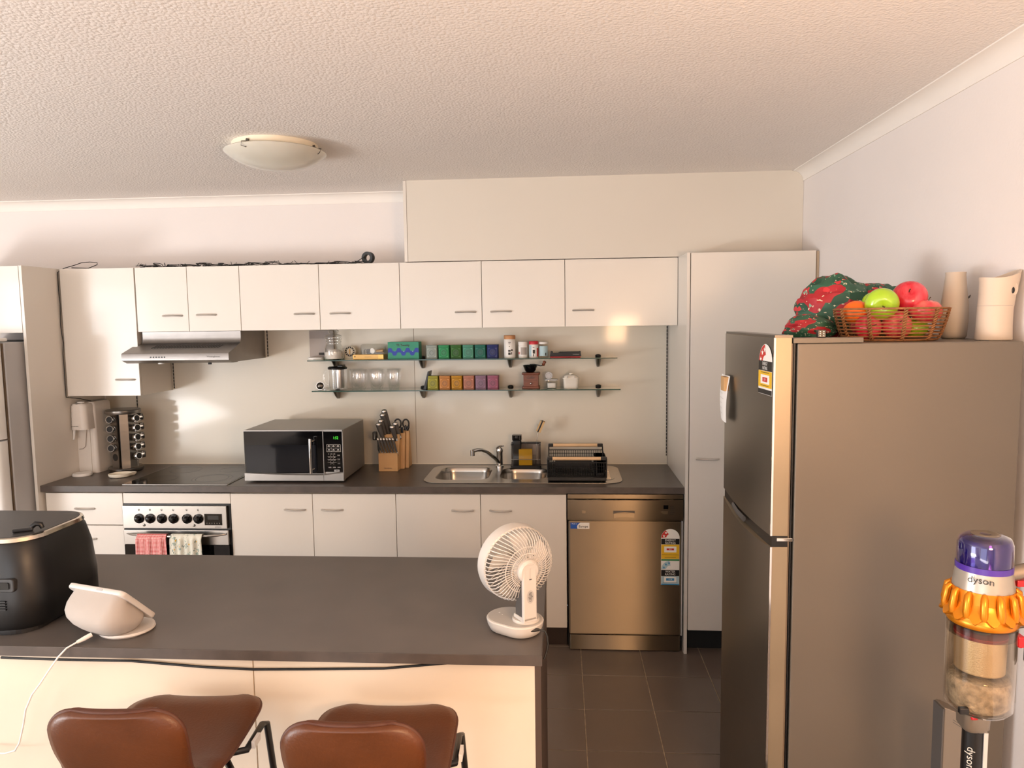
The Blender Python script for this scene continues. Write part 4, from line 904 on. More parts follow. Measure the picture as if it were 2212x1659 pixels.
# spice rack
sr = thing('spice_rack', 'round stainless steel revolving spice rack beside the sparkling water maker', 'spice rack', (-2.615, -.20, z))
cx, cy = -2.612, -.20
part('base', MB().lathe([(0, .004), (.092, .004), (.095, .012), (.095, .022), (.090, .026), (0, .026)], (cx, cy, z), 40), 'rack_steel', sr, smooth=40)
part('foot_ring', MB().lathe([(0, 0), (.06, 0), (.06, .005), (0, .005)], (cx, cy, z), 24), 'rubber', sr)
part('top', MB().lathe([(0, .345), (.094, .345), (.096, .349), (.096, .364), (.092, .368), (0, .369)], (cx, cy, z), 40), 'rack_steel', sr, smooth=40)
part('core', MB().lathe([(0, .026), (.045, .026), (.045, .345), (0, .345)], (cx, cy, z), 8), 'steel_dark', sr)
for k, a in enumerate((-35, 35+0, 105, 175, 245-0)):
    pass
jars = []
for k, (a, a2) in enumerate(((248, 270), (345, 345), (28, 28), (303, 303))):
    dv = Vector((math.cos(R(a)), math.sin(R(a)), 0)); tv = Vector((-dv.y, dv.x, 0)); c0 = Vector((cx, cy, 0))
    if a == 303:      # plain flat panel between the jar columns
        part('panel', MB().add([c0+dv*.080+tv*s_*.022+Vector((0, 0, zz)) for s_ in (-1, 1) for zz in (z+.026, z+.345)]+[c0+dv*.074+tv*s_*.022+Vector((0, 0, zz)) for s_ in (-1, 1) for zz in (z+.026, z+.345)], [(0, 2, 3, 1), (4, 5, 7, 6), (0, 1, 5, 4), (2, 6, 7, 3), (0, 4, 6, 2), (1, 3, 7, 5)]), 'rack_steel', sr)
        continue
    part('panel', MB().add([c0+dv*.066+tv*s_*.030+Vector((0, 0, zz)) for s_ in (-1, 1) for zz in (z+.026, z+.345)]+[c0+dv*.060+tv*s_*.030+Vector((0, 0, zz)) for s_ in (-1, 1) for zz in (z+.026, z+.345)], [(0, 2, 3, 1), (4, 5, 7, 6), (0, 1, 5, 4), (2, 6, 7, 3), (0, 4, 6, 2), (1, 3, 7, 5)]), 'rack_steel', sr)
    for j in range(5):
        zz = z+.313-j*.0560
        if a == 248 and j == 4:
            part('empty_socket', MB().cyl(c0+dv*.0655+Vector((0, 0, zz)), c0+dv*.0672+Vector((0, 0, zz)), .0215, n=20), 'black_matt', sr); continue
        o_ = c0+dv*.066+Vector((0, 0, zz)); d2 = Vector((math.cos(R(a2)), math.sin(R(a2)), .12)).normalized()
        words_ = {248: 'left column', 345: 'front right column', 28: 'right-hand side column'}[a]
        pos_ = ['top', 'second from the top', 'middle', 'second from the bottom', 'bottom'][j]
        J = thing('spice_jar', 'spice jar in the %s of the revolving rack, %s' % (words_, pos_), 'jar', tuple(o_), 'spice jars in the revolving rack')
        part('glass', MB().cyl(o_-d2*.004, o_+d2*.020,   .0220, n=18), 'smoke_plastic', J, smooth=50)
        part('lid', MB().tube([o_+d2*.018, o_+d2*.036, o_+d2*.038], [.0228, .0228, .0212], 20), 'chrome', J, smooth=40)
        part('lid_print', MB().cyl(o_+d2*.0378, o_+d2*.0388,   .0175, n=20), 'black_matt', J)
# spoon rest
def sr_fn(): 
    L = []
    for s_, zz in ((.6, 0), (.92, .002), (1.0, .012), (1.02, .020), (.97, .020), (.90, .010), (.55, .005), (.05, .004)):
        l = []
        for i in range(32):
            a = 2*math.pi*i/32; r1 = .056*s_; px, py = r1*math.cos(a)*1.08, r1*math.sin(a)*.86
            if math.cos(a) > .93: px += .022*s_*(math.cos(a)-.93)/.07
            l.append((px, py, zz))
        L.append(l)
    return L
so = single('spoon_rest', MB().loft(sr_fn()).map(Matrix.Translation((-2.542, -.372, z)) @ Matrix.Rotation(R(35), 4, 'Z')), 'ivory', 'cream ceramic spoon rest in front of the spice rack', 'spoon rest', (-2.542, -.372, z), smooth=60)

# LED strips and wires
def ledstrip(x, z0, z1, y, label, lean=0):
    s_ = thing('light_strip', label, 'light strip', (x, y, z0))
    part('strip', MB().box(x-.0028, x+.0028, y-.001, y+.002, z0, z1), 'black', s_)
    m_ = MB(); k = 0; zz = z0+.01
    while zz < z1-.01: m_.box(x-.0028, x+.0028, y-.002, y-.001, zz, zz+.005); zz += .021
    part('diodes', m_, 'greige', s_, kind='stuff')
ledstrip(.594, .925, 1.690, -.0085, 'black light strip running up the right corner of the splashback')
ledstrip(-1.797, 1.535, 1.693, -.0085, 'black light strip behind the right side of the rangehood')
ledstrip(-2.397, 1.345, 1.528, -.0085, 'black light strip at the right back edge of the tall wall cabinet')
ledstrip(-2.64, 1.16, 1.334, -.0085, 'short black light strip hanging behind the spice rack')
random.seed(11)
for q, (x0, x1, lb) in enumerate(((-2.42, -2.02, 'tangled black wires on top of the cabinets above the rangehood'), (-2.05, -1.62, 'tangled black string light wires on top of the cabinets, right of the hood'), (-1.62, -1.12, 'loose black string light wires leading to the coil on the cabinets'))):
    mb = MB()
    for s_ in range(4):
        pts = []; n_ = 46
        for i in range(n_):
            t = i/(n_-1); pts.append((x0+(x1-x0)*t+.018*math.sin(t*55+s_*2.1), -.30+.03*math.sin(t*31+s_)+.02*s_, ZT+.006+.010*(1+math.sin(t*24+s_*1.7+q))*(.6+.4*math.sin(t*6+s_+q))*(.9 if q < 2 else .55)))
        mb.tube(pts, .0019, 5)
    for i in range(7):
        t = random.random(); x = x0+(x1-x0)*t; mb.tube([(x, -.32, ZT+.008), (x+random.uniform(-.02, .02), -.325, ZT+.014+random.random()*.012)], .0014, 5)
    single('string_light_wire', mb, 'wire_black', lb, 'wire', ((x0+x1)/2, -.29, ZT), smooth=60)
cl = thing('cable_coil', 'black coil of light strip standing on the cabinets left of the bulkhead', 'cable coil', (-1.085, -.27, ZT))
M_ = Matrix.Translation((-1.088, -.28, ZT+.034)) @ Matrix.Rotation(R(-20), 4, 'Z')
part('coil', MB().loft([[M_ @ Vector((r_*math.cos(R(a)), y, r_*math.sin(R(a))*.92)) for a in range(0, 360, 12)] for r_, y in ((.034, -.012), (.036, -.012), (.036, .012), (.020, .012), (.020, -.012), (.034, -.012))], cap=False), 'wire_black', cl, smooth=30)
part('tail', MB().tube([(-1.12, -.29, ZT+.012), (-1.14, -.29, ZT+.010), (-1.17, -.30, ZT+.004)], .003, 6).tube([(-1.10, -.29, ZT+.045), (-1.135, -.29, ZT+.022), (-1.16, -.30, ZT+.005)], .002, 6), 'wire_black', cl, smooth=60)
single('power_cord', MB().tube([(-2.76, -.357, ZT+.004), (-2.7, -.3, ZT+.004), (-2.70, -.22, ZT+.030), (-2.705, -.21, ZT+.042), (-2.75, -.21, ZT+.047), (-2.80, -.21, ZT+.044), (-2.835, -.22, ZT+.030), (-2.846, -.30, ZT+.006), (-2.8475, -.352, ZT-.02), (-2.847, -.354, 1.92), (-2.842, -.356, 1.86), (-2.846, -.355, 1.80), (-2.849, -.354, 1.74), (-2.843, -.357, 1.68), (-2.838, -.357, 1.64), (-2.847, -.354, 1.58), (-2.845, -.356, 1.50), (-2.847, -.354, 1.40), (-2.847, -.353, 1.33), (-2.80, -.30, 1.315), (-2.77, -.25, 1.296)], .0022, 6), 'wire_black', 'thin black cord running down the left side of the tall wall cabinet', 'cord', (-2.84, -.35, 1.6), smooth=60)
single('power_cord', MB().tube([(-2.69, -.16, 1.20), (-2.67, -.13, 1.17), (-2.64, -.085, 1.12), (-2.62, -.06, 1.05), (-2.66, -.03, .95), (-2.70, -.02, .90)], .0022, 6), 'wire_black', 'short black cord between the sparkling water maker and the spice rack', 'cord', (-2.65, -.1, 1.1), smooth=60)

# ------------------------------------------------------------------ ceiling light
LX, LY = -1.225, -1.20
lt = thing('ceiling_light', 'round frosted glass ceiling light with small metal clips', 'light', (LX, LY, ZC))
part('base', MB().lathe([(0, ZC-.0005), (.176, ZC-.0005), (.176, ZC-.030), (0, ZC-.031)], (LX, LY, 0), 48), 'cream', lt, smooth=40)
part('shade', MB().lathe([(.203, ZC-.030), (.209, ZC-.034), (.205, ZC-.040), (.17, ZC-.064), (.12, ZC-.086), (.06, ZC-.099), (0, ZC-.103)], (LX, LY, 0), 56), 'opal', lt, smooth=60)
for a in (255, 350, 120):
    d = Vector((math.cos(R(a)), math.sin(R(a)), 0)); c0 = Vector((LX, LY, 0)); t = Vector((-d.y, d.x, 0))
    p = part('clip', MB().tube([c0+d*.177+Vector((0, 0, ZC-.018)), c0+d*.190+t*.012+Vector((0, 0, ZC-.026)), c0+d*.213-t*.002+Vector((0, 0, ZC-.030)), c0+d*.209-t*.008+Vector((0, 0, ZC-.046)), c0+d*.195+t*.004+Vector((0, 0, ZC-.050)), c0+d*.19+t*.012+Vector((0, 0, ZC-.026))], .0016, 6), 'steel_dark', lt, smooth=60)
    part('clip_block', MB().cyl(c0+d*.174+Vector((0, 0, ZC-.018)), c0+d*.183+Vector((0, 0, ZC-.018)), .006, n=8), 'steel_dark', p)

# ------------------------------------------------------------------ island
il = thing('kitchen_island', 'cream-panelled breakfast island with a dark stone-look top in the foreground', 'island', (-1.25, -2.1, 0))
part('benchtop', MB().box(-2.10, -.080, -2.462, -1.705, .8455, CH), 'island_stone', il)
part('benchtop_edge', MB().box(-2.10, -.079, -2.4645, -2.462, .8455, CH).box(-.080, -.0775, -2.4645, -1.705, .8455, CH), 'stone_edge', il, bev=.0008)
part('front_panel', MB().box(-2.08, -.8635, -2.432, -2.416, .0, .845), 'island_panel', il)
part('front_panel', MB().box(-.8600, -.0985, -2.432, -2.416, .0, .845), 'island_panel', il)
part('panel_joint', MB().box(-.8635, -.8600, -2.428, -2.416, .0, .845), 'laminate_edge', il)
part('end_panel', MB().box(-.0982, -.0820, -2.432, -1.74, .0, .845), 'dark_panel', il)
part('carcass', MB().box(-2.08, -.0985, -2.415, -1.74, .0, .8445), 'laminate', il)
single('power_cord', MB().tube([(-1.55, -2.4675, .842), (-1.38, -2.4645, .838), (-1.2, -2.440, .826), (-1.0, -2.438, .812), (-.86, -2.438, .808), (-.70, -2.438, .812), (-.5, -2.438, .818), (-.36, -2.438, .833), (-.28, -2.440, .842)], .0034, 8), 'wire_black', 'black cord slung along the island front just under the top', 'cord', (-1, -2.44, .81), smooth=60)

# ------------------------------------------------------------------ air fryer
z = CH+T
af = thing('air_fryer', 'large black air fryer with a chrome rim at the left end of the island', 'air fryer', (-1.72, -2.22, z))
def rl(w_, d_, r, zz, cx=-1.785, cy=-2.235): return [(p[0], p[1], zz) for p in rr(cx, cy, w_, d_, r, 8)]
part('foot', MB().loft([rl(.53, .33, .07, z), rl(.53, .33, .07, z+.013)]), 'black_matt', af)
part('body', MB().loft([rl(.56, .33, .09, z+.012), rl(.58, .345, .095, z+.03), rl(.580, .345, .095, z+.10), rl(.562, .332, .09, z+.19), rl(.540, .312, .088, z+.245), rl(.530, .300, .086, z+.256)]), 'fryer', af, smooth=50)
part('rim', MB().loft([rl(.530, .302, .086, z+.256), rl(.536, .308, .088, z+.260), rl(.530, .302, .086, z+.270), rl(.518, .290, .082, z+.272)]), 'gold_chrome', af, smooth=50)
part('lid', MB().loft([rl(.518, .290, .082, z+.270), rl(.514, .286, .082, z+.2735), rl(.45, .22, .07, z+.2745)]), 'fryer_top', af, smooth=50)
sx0 = -1.546
part('side_grip', MB().prism(rr(sx0-.06, z+.145, .115, .038, .008), 1, -2.408, -2.38), 'fryer_top', af, bev=.003)
part('grip_inset', MB().prism(rr(sx0-.065, z+.145, .100, .020, .005), 1, -2.4105, -2.407), 'black_gloss', af)
vm = MB()
for i in range(4):
    for j in range(2): vm.box(sx0-.052+j*.030-.03, sx0-.028+j*.030-.03, -2.4115, -2.39, z+.098-i*.0075, z+.102-i*.0075)
part('vent_slots', vm, 'black', af, kind='stuff')
bc = thing('bag_clip', 'small black plastic clip lying on the air fryer lid by its front rim', 'clip', (-1.575, -2.315, z+.275))
M_ = Matrix.Translation((-1.560, -2.312, z+.2755)) @ Matrix.Rotation(R(28), 4, 'Z')
part('jaw', MB().box(-.045, .005, -.007, .007, .0, .010).map(M_), 'black', bc, bev=.002)
part('lever', MB().tube([(.0, 0, .010), (.012, 0, .019), (.024, 0, .016), (.028, 0, .004)], [.007, .008, .008, .006], 8).map(M_), 'black', bc, smooth=60)

# ------------------------------------------------------------------ tablet display
ts = thing('smart_display', 'white tabletop screen seen from behind, tilted on a round stand beside the air fryer', 'display', (-1.275, -2.35, z))
Fd = Vector((.29, .956, 0)); Wd = Vector((.956, -.29, 0)); TM_ = Vector((-1.321, -2.390, 1.0125))
dn = (Fd*.102+Vector((0, 0, -.106))); dl = dn.length; dn.normalize(); nm = Wd.cross(dn)   # slab normal
if nm.z < 0: nm = -nm
def slabloop(w_, h_, r, off, sh_=0): return [TM_+Wd*p[0]+dn*(p[1]+dl/2+sh_)+nm*off for p in rr(0, 0, w_, h_, r, 6)]
part('screen_frame', MB().loft([slabloop(.206, dl, .014, -.012), slabloop(.212, dl+.004, .016, -.008), slabloop(.212, dl+.004, .016, 0), slabloop(.208, dl, .014, .002)]), 'tablet_white', ts, smooth=50)
part('screen', MB().loft([slabloop(.196, dl-.012, .01, .0021), slabloop(.196, dl-.012, .01, .0028)]), 'black_gloss', ts)
part('camera_slider', MB().loft([[TM_+Wd*(.02+p[0])+nm*(-.006+p[1])-dn*(.003) for p in rr(0, 0, .022, .005, .0015, 3)], [TM_+Wd*(.02+p[0])+nm*(-.006+p[1])-dn*(-.002) for p in rr(0, 0, .022, .005, .0015, 3)]]), 'grey_side', ts)
bc_ = Vector((-1.285, -2.372, z))
def bl(t):
    # loft from slab underside to base
    a = slabloop(.190-.02*t, (dl-.02)*(1-.25*t), .03, -.012, -.004)
    e_ = [bc_+Vector((0, 0, .012))+Wd*(.058*p[0]/.095)+Fd*(.046*p[1]/(dl/2))+Vector((0, 0, 0)) for p in rr(0, 0, .19, dl, .07, 6)]
    b_ = [a_.lerp(q, t) for a_, q in zip(a, e_)]
    s_ = math.sin(math.pi*t)*.030
    c_ = sum(b_, Vector())/len(b_)
    return [v+((v-c_)*Vector((1, 1, 0))).normalized()*s_-Fd*s_*.6-Wd*s_*.35 for v in b_]
part('body', MB().loft([bl(t) for t in (0, .12, .25, .4, .55, .7, .82, .92, 1)]), 'fabric_grey', ts, smooth=70)
part('base', MB().lathe([(0, 0), (.064, 0), (.068, .005), (.066, .011), (0, .013)], (-1.262, -2.352, z), 36, sx=1.1), 'tablet_white', ts, smooth=50)
wc = thing('charging_cable', 'white charging cable hanging from the back of the white screen over the island edge', 'cable', (-1.35, -2.42, z))
part('plug', MB().tube([(-1.318, -2.425, .892), (-1.331, -2.440, .886), (-1.342, -2.453, .882)], [.0065, .0065, .0045], 8), 'cable_white', wc, smooth=50)
part('cord', MB().tube([(-1.342, -2.453, .882), (-1.360, -2.470, .873), (-1.375, -2.482, .855), (-1.40, -2.487, .82), (-1.43, -2.485, .78), (-1.46, -2.48, .745), (-1.485, -2.475, .70), (-1.50, -2.47, .65), (-1.515, -2.47, .60), (-1.53, -2.47, .577), (-1.56, -2.47, .568), (-1.62, -2.47, .568), (-1.75, -2.47, .575), (-1.85, -2.46, .6)], .0024, 8), 'cable_white', wc, smooth=60)

# ------------------------------------------------------------------ fan
fn_ = thing('desk_fan', 'white desk fan seen from behind at the right end of the island top', 'fan', (-.155, -2.31, z))
def cap_loop(w_, d_, zz, rot=-.55): 
    M2 = Matrix.Translation((-.157, -2.312, zz)) @ Matrix.Rotation(rot, 4, 'Z')
    return [M2 @ Vector((p[0], p[1], 0)) for p in rr(0, 0, w_, d_, min(w_, d_)/2-.002, 8)]
part('foot', MB().loft([cap_loop(.12, .09, z), cap_loop(.12, .09, z+.003)]), 'rubber', fn_)
part('base', MB().loft([cap_loop(.135, .098, z+.002), cap_loop(.148, .108, z+.006), cap_loop(.160, .120, z+.020), cap_loop(.166, .126, z+.034), cap_loop(.162, .122, z+.037)][::1]), 'fan_white', fn_, smooth=40)
part('base_top', MB().loft([cap_loop(.158, .118, z+.0365), cap_loop(.156, .116, z+.038)]), 'fan_grey', fn_)
ax, ay = -.128, -2.338
part('turntable', MB().lathe([(0, .038), (.038, .038), (.037, .046), (0, .047)], (ax+.002, ay+.012, z), 28), 'fan_white', fn_, smooth=40)
AX = Vector((-.55, .83, .08)).normalized()      # blowing direction, away from the camera
side = AX.cross(Vector((0, 0, 1))).normalized(); upf = side.cross(AX)
hub = Vector((-.122, -2.350, 1.062))
# stand: an L shaped arm, low block and upright, facing along AX
Hh = Vector((AX.x, AX.y, 0)).normalized()
def bar(p, q, w_, t, mtl, nm_, bev=.003, smooth=None):
    p, q = Vector(p), Vector(q)
    loops = [[c_+side*sx_*w_/2+Hh*sy_*t/2 for sx_, sy_ in ((-1, -1), (1, -1), (1, 1), (-1, 1))] for c_ in (p, q)]
    return part(nm_, MB().loft(loops), mtl, fn_, bev=bev)
rb = hub-Hh*.014
bar((rb.x, rb.y, z+.050), (rb.x, rb.y, 1.085), .042, .013, 'fan_white', 'arm')
fb = Vector((rb.x, rb.y, 0))+Hh*.026
part('arm_foot', MB().loft([[Vector((rb.x, rb.y, zz))+Hh*yy+side*s_*.021 for s_, yy, zz in ((-1, -.0065, z+.047), (1, -.0065, z+.047), (1, .050, z+.047), (-1, .050, z+.047))], [Vector((rb.x, rb.y, zz))+Hh*yy+side*s_*.021 for s_, yy, zz in ((-1, -.0065, z+.060), (1, -.0065, z+.060), (1, .050, z+.058), (-1, .050, z+.058))]]), 'fan_white', fn_, bev=.002)
part('arm_inner', MB().loft([[Vector((rb.x, rb.y, zz))+Hh*yy+side*s_*.019 for s_, yy in ((-1, .006), (1, .006), (1, y2), (-1, y2))] for zz, y2 in ((z+.056, .040), (z+.08, .042), (z+.12, .030), (z+.165, .014))]), 'dark_grey', fn_, smooth=30)
part('motor_housing', MB().tube([hub-AX*.020, hub-AX*.014, hub+AX*.012], [.026, .032, .033], 24), 'fan_white', fn_, smooth=40)
F = Flat((0, 0, 0), Matrix.Identity(4)); M3 = Matrix(((side.x, 0, -Hh.x, 0), (side.y, 0, -Hh.y, 0), (0, 1, 0, 0), (0, 0, 0, 1)))
F.M = Matrix.Translation(rb-Hh*.0067+Vector((0, 0, -.070))) @ M3
F.poly(circ(0, 0, .0115, 24, .0185), 'fan_grey')
for i in range(7): F.rect(-.007+.001*abs(i-3), .007-.001*abs(i-3), -.012+i*.0038, -.0105+i*.0038, 'lettering_dark')
F.rect(-.012, .012, .088, .0888, 'fan_grey'); F.rect(-.001, .0, .052, .080, 'fan_grey'); F.poly(circ(-.008, .112, .0016, 8), 'dark_grey'); F.poly(circ(.010, .114, .0016, 8), 'dark_grey'); F.rect(-.004, .004, .048, .0505, 'dark_grey')
part('rating_label', F.mb, F.ms, fn_, fix=False)
HR = .104
def hp_(r, a, d): return hub+AX*d+(side*math.cos(a)+upf*math.sin(a))*r
part('front_ring', MB().loft([[hp_(r_, R(a), d) for a in range(0, 360, 7)] for r_, d in ((HR-.004, .048), (HR, .050), (HR+.003, .078), (HR, .088), (HR-.004, .088), (HR-.004, .052))], cap=False), 'fan_white', fn_, smooth=50)
gm = MB()
for i in range(56):
    a = 2*math.pi*i/56
    pts = [hp_(r_, a+.35*(r_/HR)**2, d) for r_, d in ((.030, -.004), (.045, -.004), (.062, .0), (.080, .006), (.094, .018), (.101, .034), (.103, .052))]
    gm.tube(pts, [.0011, .0012, .0013, .0014, .0015, .0015, .0015], 5)
for r_, d in ((.047, -.004), (.064, .0008)):
    gm.tube([hp_(r_, R(a), d) for a in range(0, 360, 8)], .0014, 5, closed=True)
part('rear_grille', gm, 'fan_white', fn_, smooth=60)
bm_ = MB()
for k in range(5):
    a0 = k*2*math.pi/5
    bm_.grid(lambda u, v: hp_(.022+.070*u, a0+.75*(v-.3)*(1-.25*u)+.3*u, .040+.016*(v-.5)), 6, 4)
part('blades', bm_, 'fan_white', fn_, smooth=60, fix=False)
gm = MB()
for i in range(28):
    a = 2*math.pi*i/28
    gm.tube([hp_(r_, a-.3*(r_/HR), .086) for r_ in (.018, .05, .08, .101)], .0013, 5)
part('front_grille', gm, 'fan_white', fn_, smooth=60)
part('front_hub', MB().tube([hp_(0, 0, .080), hp_(0, 0, .090)], [.020, .018], 20), 'fan_white', fn_, smooth=50)
part('blade_hub', MB().tube([hp_(0, 0, .012), hp_(0, 0, .060)], [.022, .020], 20), 'fan_white', fn_, smooth=50)
part('control_icons', MB().box(-.205, -.201, -2.285, -2.281, z+.038, z+.0386).box(-.195, -.192, -2.30, -2.297, z+.038, z+.0386), 'white_plastic', fn_)
fc = thing('fan_cable', 'black cable plugged into the back of the white fan base and curling over the edge', 'cable', (-.09, -2.35, z+.02))
part('plug', MB().tube([(-.112, -2.372, z+.026), (-.098, -2.368, z+.026), (-.088, -2.366, z+.026)], [.005, .005, .0035], 8), 'black', fc, smooth=60)
part('cord', MB().tube([(-.088, -2.366, z+.026), (-.072, -2.365, z+.022), (-.066, -2.366, z+.008), (-.064, -2.370, z-.012), (-.068, -2.378, z-.030), (-.0745, -2.39, z-.045)], .0025, 8), 'wire_black', fc, smooth=60)

# ------------------------------------------------------------------ stools
def stool(x, y, rz, label):
    s_ = thing('bar_stool', label, 'stool', (x, y, 0), 'leather bar stools at the island')
    SH, hw = .735, .175
    # shell: seat sweeping up into a low backrest. v: 0 front edge .. 1 top of back
    prof = [(.205, -.014), (.195, .0), (.15, .006), (.06, -.002), (-.05, -.004), (-.12, .008), (-.172, .040), (-.198, .090), (-.214, .145), (-.224, .196), (-.228, .210)]
    def width(t):
        if t < .50: return .172
        if t < .74: return .172-.034*(.5-.5*math.cos(math.pi*(t-.50)/.24))
        return .138+.006*math.sin(math.pi*(t-.74)/.26)
    def P_(t):
        f = t*(len(prof)-1); i = min(int(f), len(prof)-2); a = f-i
        p0, p1, p2, p3 = prof[max(i-1, 0)], prof[i], prof[i+1], prof[min(i+2, len(prof)-1)]
        return tuple(.5*((2*p1[k])+(-p0[k]+p2[k])*a+(2*p0[k]-5*p1[k]+4*p2[k]-p3[k])*a*a+(-p0[k]+3*p1[k]-3*p2[k]+p3[k])*a**3) for k in (0, 1))
    NV, NU = 48, 18
    tab = [(0.0, 0.0)]; pv = P_(0)
    for q_ in range(1, 401):
        cu_ = P_(q_/400); tab.append((tab[-1][0]+math.hypot(cu_[0]-pv[0], cu_[1]-pv[1]), q_/400)); pv = cu_
    LS = tab[-1][0]
    def at_len(v):
        g = v*LS; lo, hi = 0, 400
        while hi-lo > 1:
            m__ = (lo+hi)//2
            if tab[m__][0] <= g: lo = m__
            else: hi = m__
        k_ = (g-tab[lo][0])/max(1e-9, tab[hi][0]-tab[lo][0]); return P_(tab[lo][1]+(tab[hi][1]-tab[lo][1])*k_)
    def fn(u, v, off=0, rnd_=True):
        v = .5-.5*math.cos(math.pi*v); py, pz = at_len(v); w_ = width(v); s = 2*u-1; dd = min(v, 1-v)*LS; rc = .095 if v < .5 else .055
        if rnd_ and dd < rc: w_ -= rc-math.sqrt(max(0, rc*rc-(rc-dd)**2))
        # rounded outline at both ends
        endr = 0
        xx = s*w_
        dish = .010*abs(s)**2.6 if v < .55 else 0
        curl = .012*abs(s)**2.2*max(0, min(1, (v-.55)/.2))
        rnd = 0
        return Vector((x+xx, y+py+curl, SH+pz+dish-rnd))
    top = [[fn(i/NU, j/NV) for i in range(NU+1)] for j in range(NV+1)]
    # thickness along local normal
    flat_ = [[fn(i/NU, j/NV, 0, False) for i in range(NU+1)] for j in range(NV+1)]
    mb = MB(); nu1 = NU+1; V = []
    def normal(j, i):
        a = flat_[min(j+1, NV)][i]-flat_[max(j-1, 0)][i]; b = flat_[j][min(i+1, NU)]-flat_[j][max(i-1, 0)]
        return b.cross(a).normalized()
    TH = .026
    for sgn in (0, 1):
        for j in range(NV+1):
            for i in range(nu1):
                e_ = min(i, NU-i)/NU; ed = min(1, e_*10)*min(1, min(j, NV-j)/2)
                n_ = normal(j, i); th = TH*(.35+.65*ed**.5)
                V.append(top[j][i]+n_*(th/2 if sgn == 0 else -th/2))
    fs = []; o_ = (NV+1)*nu1
    for j in range(NV):
        for i in range(NU):
            a = j*nu1+i; fs.append((a, a+1, a+1+nu1, a+nu1)); fs.append((o_+a, o_+a+nu1, o_+a+1+nu1, o_+a+1))
    for j in range(NV):
        for i in (0, NU): a = j*nu1+i; fs.append((a, a+nu1, o_+a+nu1, o_+a))
    for i in range(NU):
        for j in (0, NV): a = j*nu1+i; fs.append((a, a+1, o_+a+1, o_+a))
    part('seat_shell', MB().add(V, fs), 'leather', s_, smooth=75)
    # piping seam around the rim
    rim = [top[j][0] for j in range(NV+1)]+[top[NV][i] for i in range(1, NU)]+[top[j][NU] for j in range(NV, -1, -1)]
    part('piping', MB().tube([v for v in rim], .0042, 6), 'seam', s_, smooth=60)
    part('care_tag', MB().box(x+.186, x+.194, y+.03, y+.07, SH-.030, SH-.012), 'paper', s_)
    # frame: sled of bent rod each side
    for sx in (-1, 1):
        part('leg', MB().tube([(x+sx*.13, y+.0, SH-.025), (x+sx*.178, y+.02, SH-.026), (x+sx*.176, y+.13, SH-.026), (x+sx*.180, y+.150, SH-.034), (x+sx*.200, y+.175, SH-.35), (x+sx*.22, y+.195, .012)], .0085, 8), 'black', s_, smooth=60)
        part('leg', MB().tube([(x+sx*.13, y+.0, SH-.025), (x+sx*.168, y-.05, SH-.030), (x+sx*.178, y-.115, SH-.036), (x+sx*.205, y-.17, SH-.35), (x+sx*.22, y-.20, .012)], .0085, 8), 'black', s_, smooth=60)
        part('foot_pad', MB().cyl((x+sx*.22, y+.195, 0), (x+sx*.22, y+.195, .014), .011, n=10).cyl((x+sx*.22, y-.20, 0), (x+sx*.22, y-.20, .014), .011, n=10), 'rubber', s_)
    part('footrest', MB().tube([(x-.209, y+.183, .24), (x+.209, y+.183, .24)], .007, 8), 'black', s_, smooth=60)
    part('crossbar', MB().tube([(x-.135, y, SH-.025), (x+.135, y, SH-.025)], .0085, 8), 'black', s_, smooth=60)
    s_.rotation_euler = (0, 0, R(rz))
    return s_
stool(-.968, -2.670, 3, 'tan leather bar stool nearer the left, white tag on its side')
stool(-.455, -2.695, 2, 'tan leather bar stool nearer the fan end of the island')

# ------------------------------------------------------------------ steel fridge
fr = thing('fridge', 'large bronze-grey fridge freezer side-on at the right', 'fridge', (.88, -1.96, 0))
FX, Y0, Y1 = .556, -2.25, -1.67
part('body', MB().box(.618, 1.205, Y0, Y1, .03, 1.665), 'fridge_side', fr, bev=.003)
part('feet', MB().box(.65, 1.15, Y0+.05, Y1-.05, .0005, .03), 'black', fr)
def fdoor(z0, z1, sag0, sag1):
    mb = MB(); L = []; n_ = 12
    for i in range(n_+1):
        t = i/n_; y = Y0+(Y1-Y0)*t; c_ = 1-(2*t-1)**2; x = FX-.010*c_
        L.append([(x, y, z0-sag0*c_), (x, y, z1-sag1*c_), (.602, y, z1-sag1*c_*0), (.602, y, z0)])
    mb.loft(L)
    for k, f in enumerate(mb.f):
        xs = [mb.v[i][0] for i in f]; ys = {round(mb.v[i][1], 4) for i in f}
        if max(xs) < .5565: mb.m[k] = 0
        else: mb.m[k] = 1
    return mb
ud = part('upper_door', fdoor(1.130, 1.681, .004, 0), ['fridge_front', 'fridge_edge'], fr, smooth=30)
ld = part('lower_door', fdoor(.06, 1.098, 0, .016), ['fridge_front', 'fridge_edge'], fr, smooth=30)
part('edge_trim', MB().box(FX-.0015, FX+.004, Y0-.0015, Y0+.003, 1.13, 1.681), 'chrome', ud)
part('edge_trim', MB().box(FX-.0015, FX+.004, Y0-.0015, Y0+.003, .06, 1.098), 'chrome', ld)
gr = part('grip_recess', MB().box(.560, .603, Y0+.002, Y1-.002, 1.070, 1.131), 'black', fr)
part('grip_lip', MB().tube([(.553, Y1-.16, 1.108), (.548, Y1-.24, 1.105), (.548, Y1-.32, 1.105)], .006, 8, flat=1.6), 'dark_grey', fr, smooth=60)
part('door_hinge', MB().box(.572, .615, Y0-.003, Y0+.02, 1.115, 1.124), 'chrome', fr, bev=.001)
for x in (.605, .611): part('gasket', MB().box(x-.002, x+.002, Y0+.003, Y1-.01, .06, 1.665), 'gasket' if x < .61 else 'black', fr)
part('top_cap', MB().box(.558, .606, Y0+.003, Y1, 1.681, 1.688), 'steel_dark', fr)
